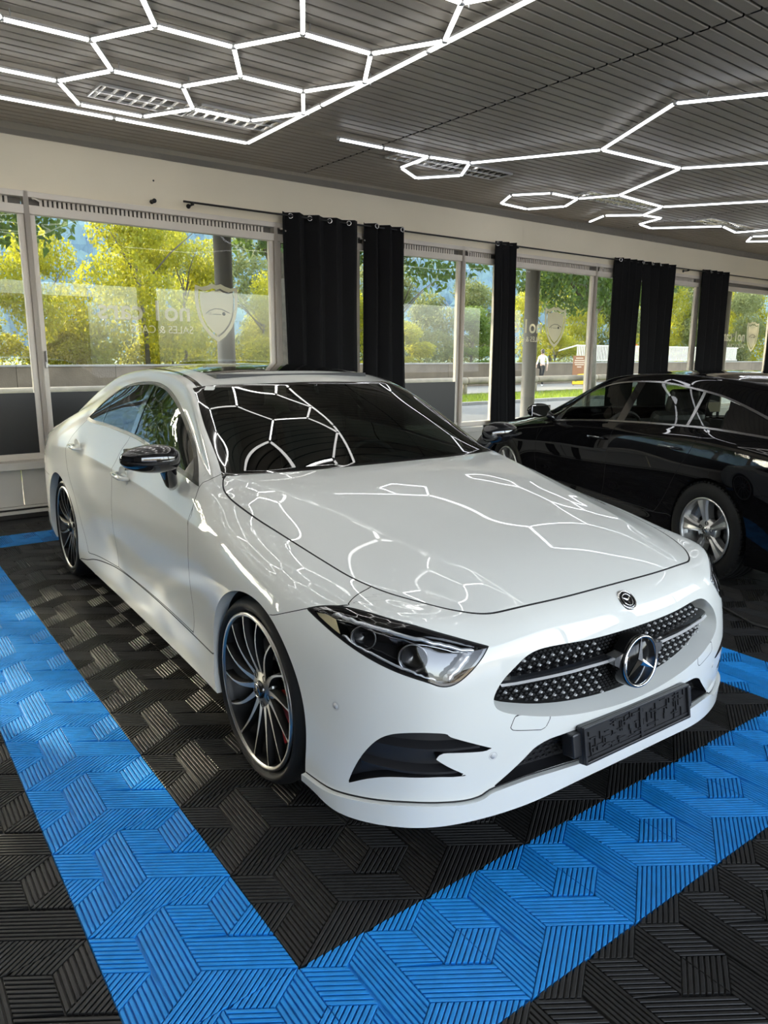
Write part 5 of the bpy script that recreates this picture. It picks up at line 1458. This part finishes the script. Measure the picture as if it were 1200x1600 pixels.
    mats = dict(rubber=MATS['tyre_rubber'], rim=al, spoke=al, hub=al, bolt=dark, disc=MATS['brake_steel'], caliper=silver, cap=silver, chrome=chrome)
    for y, f in ((0, 1), (2.874, 0)):
        for s in (1, -1): make_wheel(car, s * .905, y, .333, s, 'five', M, mats, 5, math.pi + (.5 if f else -.08), f)
    return car
# ---------------------------------------------------------------- LED tube lights
tube_m = mat('led_diffuser', (.9, .9, .9), .4, emit=((1.0, .985, .95), LED))
tube_c = mat('led_diffuser_cool', (.9, .9, .9), .4, emit=((.93, .95, 1.0), LED))
alu = mat('aluminium', (.72, .72, .72), .32, .9); clip_m = mat('clear_clip', (.75, .75, .75), .2, .3)
LZ = 3.335
def tube(root, a, b, m, sub=True):
    a, b = np.array(a), np.array(b); L = np.linalg.norm(b - a); ang = math.atan2(b[1] - a[1], b[0] - a[0])
    mb = MB(); V = []; prof = [(-.013, .004), (-.012, -.006), (-.007, -.011), (.007, -.011), (.012, -.006), (.013, .004)]
    for x in (-L / 2 + .018, L / 2 - .018): V += [(x, p, q) for p, q in prof]
    mb.add(V, [(k, k + 1, 7 + k, 6 + k) for k in range(5)] + [(0, 6, 11, 5), (0, 5, 4, 3, 2, 1), (6, 7, 8, 9, 10, 11)])
    c = (a + b) / 2
    t = mb.build('tube', m, root, (c[0], c[1], LZ), (0, 0, ang))
    mb = MB(); mb.box((0, 0, .011), (L - .03, .028, .014)); mb.build('tube_back', alu, t)
    return t
def joint(root, p, r=.020):
    mb = MB(); mb.lathe([(0, -.014), (r * .8, -.013), (r, -.008), (r, .016), (0, .016)], 'z', 12, (p[0], p[1], LZ)); mb.build('connector', clip_m, root)
def clip(root, p):
    mb = MB(); mb.tube([(p[0], p[1], LZ - .012), (p[0] + .004, p[1] + .01, LZ + .03), (p[0], p[1], CEIL)], .004, 5); mb.build('hanger_clip', clip_m, root)
# honeycomb panel with a rectangular border
grid = empty('honeycomb_light', (0, 0, 0)); tag(grid, 'large honeycomb of white LED tubes with a straight rectangular border', 'ceiling light')
a_ = .49; edges = {}; pts = {}
for i in range(0, -6, -1):
    for j in range(0, 6):
        cx = 1.93 + .735 * i; cy = (4.07 if i % 2 == 0 else 4.495) - .8487 * j
        if cy < .2: continue
        P = [(cx + a_ * math.cos(math.radians(60 * k)), cy + a_ * math.sin(math.radians(60 * k))) for k in range(6)]
        for k in range(6):
            A, B = P[k], P[(k + 1) % 6]
            key = tuple(sorted([(round(A[0], 2), round(A[1], 2)), (round(B[0], 2), round(B[1], 2))]))
            edges[key] = (A, B); pts[(round(A[0], 2), round(A[1], 2))] = A
for A, B in edges.values(): tube(grid, A, B, tube_m)
for p in pts.values(): joint(grid, p)
x0, x1, y0, y1 = -2.26, 2.44, .0, 5.105
for A, B in (((x0, y1), (x1, y1)), ((x1, y1), (x1, y0)), ((x1, y0), (x0, y0)), ((x0, y0), (x0, y1))):
    A, B = np.array(A), np.array(B); L = np.linalg.norm(B - A); n = round(L / 1.2)
    for k in range(n): tube(grid, A + (B - A) * k / n, A + (B - A) * (k + 1) / n, tube_m)
    for k in range(n): joint(grid, A + (B - A) * k / n, .017)
for p in list(pts.values())[::3]: clip(grid, (p[0] + .05, p[1]))
# free-form line of tubes
free = empty('zigzag_light', (0, 0, 0)); tag(free, 'branching zigzag of cool white LED tubes with small hexagon loops over the black car', 'ceiling light')
V_ = dict(a=(3.02, 4.50), b=(3.50, 4.49), c=(4.03, 4.48), d=(4.50, 4.41), e=(4.07, 4.97), f=(4.476, 5.234), g=(4.776, 4.842), h=(5.136, 3.326), i=(4.524, 2.187), j=(4.95, 1.55), k=(6.327, 3.28), l=(6.95, 2.45),
          m=(6.91, 4.44), n=(7.933, 4.548), o=(8.9, 3.15), p=(6.686, 4.871), q=(6.196, 4.857), r=(5.904, 5.216), s=(6.157, 5.639), t=(6.684, 5.701), u=(6.934, 5.278), v=(8.078, 5.808), w=(7.846, 5.367),
          x=(8.234, 5.042), y=(8.616, 5.01), z=(8.793, 5.49), A=(9.226, 5.599), B=(9.899, 4.86), C=(10.578, 5.039), D=(10.85, 4.2), E=(11.62, 5.414), F=(11.16, 5.085), G=(11.5, 4.6), H=(12.2, 4.8))
for e in 'ab bc cd ce ef fg gd dh hi ij hk kl km mp mn no pq qr rs st tu up nx xw wv xy yz zA AB BC CD FE FG EH'.split(): tube(free, V_[e[0]], V_[e[1]], tube_c)
V_.update({'J': (5.75, .75), 'K': (6.9, .8), 'L': (7.5, 1.8), 'M': (8.75, 1.85), 'N': (9.4, .8), 'O': (8.8, -.2), 'P': (7.5, -.25), 'Q': (10.6, .8), 'R': (11.3, 1.85), 'S': (12.5, 1.85), 'T': (10.2, 2.9), 'U': (5.2, -.3), 'V': (3.95, -.35)})  # extra tubes out of view, added to brighten the right-hand wall
for e in 'jJ JK KL LM MN NO OP PK NQ QR RS MT JU UV lL oT'.split(): tube(free, V_[e[0]], V_[e[1]], tube_c)
for k in V_: joint(free, V_[k], .017)
clip(free, (4.65, 2.0)); clip(free, (5.5, 3.32))
# recessed louvre luminaires
lou = None; refl = mat('louvre_mirror', (.62, .60, .56), .18, 1)
LOU = [('grey louvred ceiling light behind the honeycomb tubes near the window wall, left one', 1.38, 4.72, 'left'), ('', 2.15, 4.70, ''), ('', 4.60, 4.80, ''), ('', 7.45, 4.86, ''), ('', 10.2, 4.95, '')]
names = ['louvred fluorescent ceiling light above the first curtain side of the honeycomb, leftmost of five', 'louvred ceiling light crossed by the corner of the honeycomb border',
         'louvred ceiling light behind the small hexagon loop of the zigzag tubes', 'louvred ceiling light beside the closed six-sided tube loop', 'louvred ceiling light at the far right end of the zigzag tubes']
for k, (_, x, y, _2) in enumerate(LOU):
    lw = empty('louvre_light', (x, y, CEIL - .006), PHI); tag(lw, names[k], 'ceiling light', 'louvred ceiling lights')
    Lx = .74 if k < 2 else 1.5
    mb = MB()
    for s in (1, -1): mb.box((0, s * .155, .0), (Lx, .012, .02)); mb.box((s * Lx / 2, 0, 0), (.012, .31, .02))
    mb.box((0, 0, -.002), (Lx, .014, .02)); mb.build('frame', alu, lw)
    mb = MB(); mb.box((0, 0, .052), (Lx, .31, .01)); mb.build('reflector', refl, lw)
    n = int(Lx / .085); mb = MB()
    bl = MB(); bl.add([(-.003, -.15, -.008), (.003, -.15, -.008), (.003, .15, -.008), (-.003, .15, -.008), (-.03, -.15, .045), (.03, -.15, .045), (.03, .15, .045), (-.03, .15, .045)], [(0, 1, 2, 3), (0, 4, 5, 1), (1, 5, 6, 2), (2, 6, 7, 3), (3, 7, 4, 0)])
    bme = bl.mesh('blade'); bme.materials.append(refl)
    for i in range(n): link('blade', bme, None, lw, (-Lx / 2 + (i + .5) * Lx / n, 0, 0))
# ---------------------------------------------------------------- curtains, rod, window lettering
cloth_m = mat('curtain_black', (.0085, .0085, .0095), .85, spec=.2, bump=(300, .1, .001))
ring_m = mat('eyelet_steel', (.6, .6, .6), .2, 1); rod_m = mat('rod_black', (.012, .012, .012), .4)
def curtain(s0, s1, b0, b1, folds, rings, label, zb=.06, amp=.05, seed=0):
    rnd = random.Random(seed); root = empty('curtain', wall_pt((s0 + s1) / 2, -.1, 0), PHI); tag(root, label, 'curtain', 'black blackout curtains on the long rod')
    nu, nv = folds * 14, 26; V = []; F = []; c = (s0 + s1) / 2
    ph = [rnd.uniform(-.5, .5) for _ in range(folds + 2)]; am = [rnd.uniform(.75, 1.2) for _ in range(folds + 2)]
    for j in range(nv + 1):
        t = j / nv; z = 2.965 + (zb - 2.965) * t
        for i in range(nu + 1):
            u = i / nu; k = u * folds; ki = int(k); a = am[min(ki, folds)] * amp * (1 + .25 * t * math.sin(3 * u + seed))
            w = math.sin(2 * math.pi * k + ph[min(ki, folds)] * t * .7)
            L0 = s0 + (b0 - s0) * t ** 1.3; L1 = s1 + (b1 - s1) * t ** 1.3
            V.append((L0 + (L1 - L0) * u - c + .012 * math.sin(4 * math.pi * k), a * w + .006 * math.sin(9 * t + 5 * u), z))
    for j in range(nv):
        for i in range(nu): F.append((j * (nu + 1) + i, j * (nu + 1) + i + 1, (j + 1) * (nu + 1) + i + 1, (j + 1) * (nu + 1) + i))
    mb = MB(); mb.add(V, F, True); o = mb.build('cloth', cloth_m, root)
    sd = o.modifiers.new('thickness', 'SOLIDIFY'); sd.thickness = .004
    rm = MB(); P = [(.024 * math.cos(t), 0, .024 * math.sin(t)) for t in np.linspace(0, 2 * math.pi, 17)]; rm.tube(P, .0065, 6, False); rme = rm.mesh('eyelet'); rme.materials.append(ring_m)
    for r in rings:
        u = (r + .5) / folds if False else r
        k = u * folds; w = math.sin(2 * math.pi * k) * amp
        e = link('eyelet', rme, None, root, (s0 + (s1 - s0) * u - c, w - .008, 2.93)); e.rotation_euler = (0, 0, .5 * math.cos(2 * math.pi * k))
curtain(3.23, 4.20, 3.28, 4.20, 4, [.11, .36, .62, .88], 'widest black curtain, four rings, at the left end of the rod behind the white car', seed=1)
curtain(4.30, 4.89, 4.28, 4.95, 3, [.25, .9], 'bunched black curtain with two rings just right of the widest curtain', seed=2)
curtain(6.47, 6.86, 6.50, 7.02, 3, [.14], 'slim black curtain hanging alone by the nose of the black car', seed=3, amp=.04)
curtain(9.12, 9.82, 9.10, 9.74, 4, [.14, .94], 'black curtain over the bonnet side of the black car, left of the touching pair', seed=4)
curtain(9.86, 10.77, 10.02, 10.76, 4, [.2, .47, .8], 'black curtain over the black car, right of the touching pair', seed=5)
curtain(11.68, 12.52, 11.72, 12.66, 4, [.2, .8], 'black curtain over the black car roof beside the far window with a pale shield', seed=6)
curtain(14.32, 15.2, 14.28, 15.2, 4, [.3, .7], 'last black curtain cut by the right edge of the photo', seed=7)
rodr = empty('curtain_rod', wall_pt(8, -.1, 2.93), PHI); tag(rodr, 'long thin black curtain rod on wall brackets above the windows', 'curtain rod')
mb = MB(); mb.tube([(-5.87, 0, 0), (8.0, 0, 0)], .010, 8); mb.build('rod', rod_m, rodr)
def bracket(parent, s, loc=None):
    mb = MB(); mb.lathe([(0, .1), (.022, .1), (.022, .088), (.009, .085), (.009, .0), (0, 0)], 'y', 14, (s, 0, -.022)); mb.lathe([(.0, -.014), (.016, -.013), (.016, .014), (0, .014)], 'x', 12, (s, 0, -.012)); return mb.build('bracket', rod_m, parent)
for s in (-5.78, -1.1, 3.2): bracket(rodr, s)
lb = empty('rod_bracket', wall_pt(1.85, -.075, 2.905), PHI); tag(lb, 'single black rod bracket left on the wall without a rod', 'bracket')
mb = MB(); mb.lathe([(0, .08), (.02, .08), (.02, .066), (.010, .06), (.011, .02), (.020, .012), (.020, -.004), (0, -.006)], 'y', 16); mb.build('bracket', rod_m, lb)
wp = MB(); wp.lathe([(0, .0), (.008, -.004), (.009, .006)], 'y', 10); o = wp.build('wall_plug', rod_m, None, wall_pt(1.88, -.002, 3.10)); tag(o, 'tiny dark screw hole plug high on the bare wall', 'plug')
# vinyl shields and lettering
vin = bpy.data.materials.new('vinyl_frosted'); vin.use_nodes = True; _n = vin.node_tree; _b = _n.nodes['Principled BSDF']; _b.inputs['Base Color'].default_value = (.72, .69, .58, 1); _b.inputs['Roughness'].default_value = .5
_t = _n.nodes.new('ShaderNodeBsdfTranslucent'); _t.inputs['Color'].default_value = (.80, .77, .66, 1); _x = _n.nodes.new('ShaderNodeMixShader'); _x.inputs['Fac'].default_value = .6
_n.links.new(_b.outputs[0], _x.inputs[1]); _n.links.new(_t.outputs[0], _x.inputs[2]); _n.links.new(_x.outputs[0], _n.nodes['Material Output'].inputs['Surface'])
vin_d = mat('vinyl_dark', (.05, .05, .05), .5)
def shield_outline(w, h, k=1.0):
    half = [(0, .47), (.10, .495), (.20, .455), (.33, .425), (.47, .46), (.485, .30), (.47, .10), (.42, -.10), (.32, -.28), (.17, -.43), (0, -.53)]
    P = [(x * w * k, z * h * k) for x, z in half]
    return P + [(-x, z) for x, z in P[-2:0:-1]]
def flat(name, loops, m, parent, d, holes=True):
    cu = bpy.data.curves.new(name, 'CURVE'); cu.dimensions = '2D'; cu.fill_mode = 'BOTH'; cu.extrude = .0006
    for P in loops:
        sp = cu.splines.new('POLY'); sp.points.add(len(P) - 1)
        for q, (x, z) in zip(sp.points, P): q.co = (x, z, 0, 1)
        sp.use_cyclic_u = True
    ob = bpy.data.objects.new(name, cu); COL.objects.link(ob)
    dg = bpy.context.evaluated_depsgraph_get(); me = bpy.data.meshes.new_from_object(ob.evaluated_get(dg)); bpy.data.objects.remove(ob)
    me.materials.clear(); o = link(name, me, m, parent); o.rotation_euler = (math.pi / 2, 0, 0); o.location = (0, d, 0); return o
def text(body, size, loc, m, parent, name='lettering', align='LEFT', weight=0):
    cu = bpy.data.curves.new('t', 'FONT'); cu.body = body; cu.size = size; cu.extrude = .0006; cu.offset = weight; cu.align_x = align
    ob = bpy.data.objects.new('t', cu); COL.objects.link(ob)
    dg = bpy.context.evaluated_depsgraph_get(); me = bpy.data.meshes.new_from_object(ob.evaluated_get(dg)); bpy.data.objects.remove(ob)
    me.materials.clear(); o = link(name, me, m, parent); o.location = loc; return o
def decal(s, z, label, words=True, m=vin):
    r = empty('window_shield', wall_pt(s, .034, z), PHI); tag(r, label, 'window sticker', 'shield stickers on the window panes')
    w, h = .50, .575
    flat('shield_rim', [shield_outline(w, h), shield_outline(w, h, .84)], m, r, 0); flat('shield_field', [shield_outline(w, h, .77)], m, r, 0)
    mb = MB()
    car = [(-.13, -.02), (-.09, .012), (-.02, .035), (.05, .032), (.10, .01), (.14, -.005)]
    mb.tube([(x, -.002, y) for x, y in car], .004, 5); mb.tube([(-.05, -.002, -.022), (.045, -.002, -.022)], .003, 5); mb.lathe([(.0, -.003), (.018, -.003), (.018, 0)], 'y', 14, (.075, 0, -.015)); mb.lathe([(.011, -.003), (.014, -.003)], 'y', 14, (-.085, 0, -.015))
    mb.build('car_outline', vin_d, r)
    if words:
        # read from the street, so mirrored in here
        o = text('no1 cars', .27, (-.29, 0, -.10), m, r, weight=.004); o.rotation_euler = (math.pi / 2, 0, math.pi)
        o = text('SALES & CARS', .105, (-.27, 0, -.225), m, r); o.rotation_euler = (math.pi / 2, 0, math.pi)
decal(2.50, 1.905, 'cream shield sticker with a small car outline and mirrored lettering on the left window')
decal(7.93, 1.895, 'cream shield sticker with mirrored lettering on the pane behind the black car bonnet')
decal(13.95, 1.86, 'pale shield sticker on the far right window beside the last curtain')
# ---------------------------------------------------------------- person walking past outside
def skin_body(name, verts, edges, radii, m, parent, root=0, sub=2):
    me = bpy.data.meshes.new(name); me.from_pydata(verts, edges, []); o = link(name, me, m, parent)
    sk = o.modifiers.new('skin', 'SKIN'); sk.use_smooth_shade = True
    for i, r in enumerate(radii):
        v = me.skin_vertices[0].data[i]; v.radius = r if hasattr(r, '__len__') else (r, r); v.use_root = (i == root)
    ss = o.modifiers.new('sub', 'SUBSURF'); ss.levels = sub; ss.render_levels = sub
    dg = bpy.context.evaluated_depsgraph_get(); new = bpy.data.meshes.new_from_object(o.evaluated_get(dg)); o.modifiers.clear(); o.data = new
    if not new.materials: new.materials.append(m)
    return o
def build_person(loc, rz):
    p = empty('person', loc, rz); tag(p, 'person in pale top and black trousers walking on the footpath beside the thick pillar', 'person')
    skin = mat('skin', (.55, .36, .27), .6); top = mat('pale_top', (.75, .72, .68), .85); tr = mat('black_trousers', (.015, .015, .017), .9); hair = mat('dark_hair', (.05, .035, .025), .6); shoe = mat('white_shoe', (.75, .74, .72), .6)
    # one continuous figure, walking towards +x
    v = [(0, 0, .92), (0, 0, 1.08), (.01, 0, 1.26), (.02, 0, 1.40), (.035, 0, 1.49), (.055, 0, 1.60), (.06, 0, 1.67)]
    r = [(.13, .10), (.115, .09), (.15, .10), (.13, .085), .05, .082, .06]
    e = [(i, i + 1) for i in range(6)]
    def chain(start, pts, rr):
        a = start
        for q, w in zip(pts, rr): v.append(q); r.append(w); e.append((a, len(v) - 1)); a = len(v) - 1
    chain(0, [(.05, .09, .86), (.20, .095, .50), (.14, .095, .12), (.12, .095, .06), (.25, .10, .04)], [.085, .062, .042, .04, .032])
    chain(0, [(-.03, -.09, .86), (-.02, -.095, .50), (-.26, -.095, .17), (-.28, -.095, .11), (-.17, -.10, .05)], [.085, .062, .042, .04, .032])
    chain(3, [(.01, .17, 1.39), (-.10, .21, 1.15), (-.03, .23, .93), (.0, .235, .85)], [.05, .042, .033, .028])
    chain(3, [(.02, -.17, 1.39), (.06, -.22, 1.15), (.22, -.20, 1.02), (.29, -.19, 1.0)], [.05, .042, .033, .028])
    b = skin_body('body', v, e, r, skin, p)
    bm = b.data; bm.materials.clear()
    for m_ in (skin, top, tr, shoe): bm.materials.append(m_)
    for f in bm.polygons:
        c = f.center
        f.material_index = 3 if c.z < .09 else 2 if c.z < .98 and abs(c.y) < .17 else 1 if (c.z < 1.45 and c.z > 1.05) else 0
    mb = MB(); mb.lathe([(0, .11), (.05, .10), (.088, .05), (.094, -.01), (.08, -.08), (.05, -.13)], 'z', 16, (.042, 0, 1.645)); mb.build('hair', hair, p)
    mb = MB()
    for s in (1, -1): mb.box((.137, s * .03, 1.625), (.006, .018, .008))
    mb.box((.140, 0, 1.565), (.005, .036, .008)); mb.build('face_features', hair, p)
    mb = MB(); mb.lathe([(0, .02), (.012, .015), (.014, -.02), (0, -.03)], 'z', 8, (.140, 0, 1.60)); mb.build('nose', skin, p)
    for y, x, z in ((.235, .0, .85), (-.19, .29, 1.0)):
        mb = MB(); mb.box((x, y, z - .035), (.03, .05, .08), bevel=.012)
        for k in range(4): mb.tube([(x, y + (k - 1.5) * .014, z - .07), (x + .008, y + (k - 1.5) * .014, z - .11), (x + .02, y + (k - 1.5) * .013, z - .135 + abs(k - 1.5) * .006)], .008, 6)
        mb.tube([(x + .01, y + .025, z - .03), (x + .035, y + .03, z - .065), (x + .04, y + .025, z - .085)], .009, 6); mb.build('hand', skin, p)
    bag = empty('shoulder_bag', (loc[0], loc[1], loc[2]), rz); tag(bag, 'dark bag hanging at the hip of the walking person', 'bag')
    mb = MB(); mb.box((-.10, -.20, .98), (.36, .12, .30), bevel=.04); mb.build('body', mat('bag_black', (.02, .02, .022), .6), bag)
    mb = MB(); mb.tube([(-.22, -.20, 1.10), (-.06, -.22, 1.36), (.03, -.12, 1.455), (.06, -.24, 1.3), (.04, -.20, 1.10)], .012, 6); mb.build('strap', MATS['bag_black'], bag)
# ---------------------------------------------------------------- assemble
build_white_car((1.202, .801, 0), -.021)
build_black_car((5.585, 3.683, 0), math.atan2(.312, -.95))
build_person((26.3, 22.9, -.02), math.pi + .3)
# cable lying on the floor by the black car
mb = MB(); mb.tube([(4.35, 1.62, .008), (3.75, 1.25, .008), (3.45, .95, .008), (3.25, .55, .008), (3.3, .1, .008)], .007, 6)
tag(mb.build('floor_cable', mat('cable_black', (.03, .03, .03), .4)), 'thin black cable lying on the tiles beside the rear wheel of the black car', 'cable')
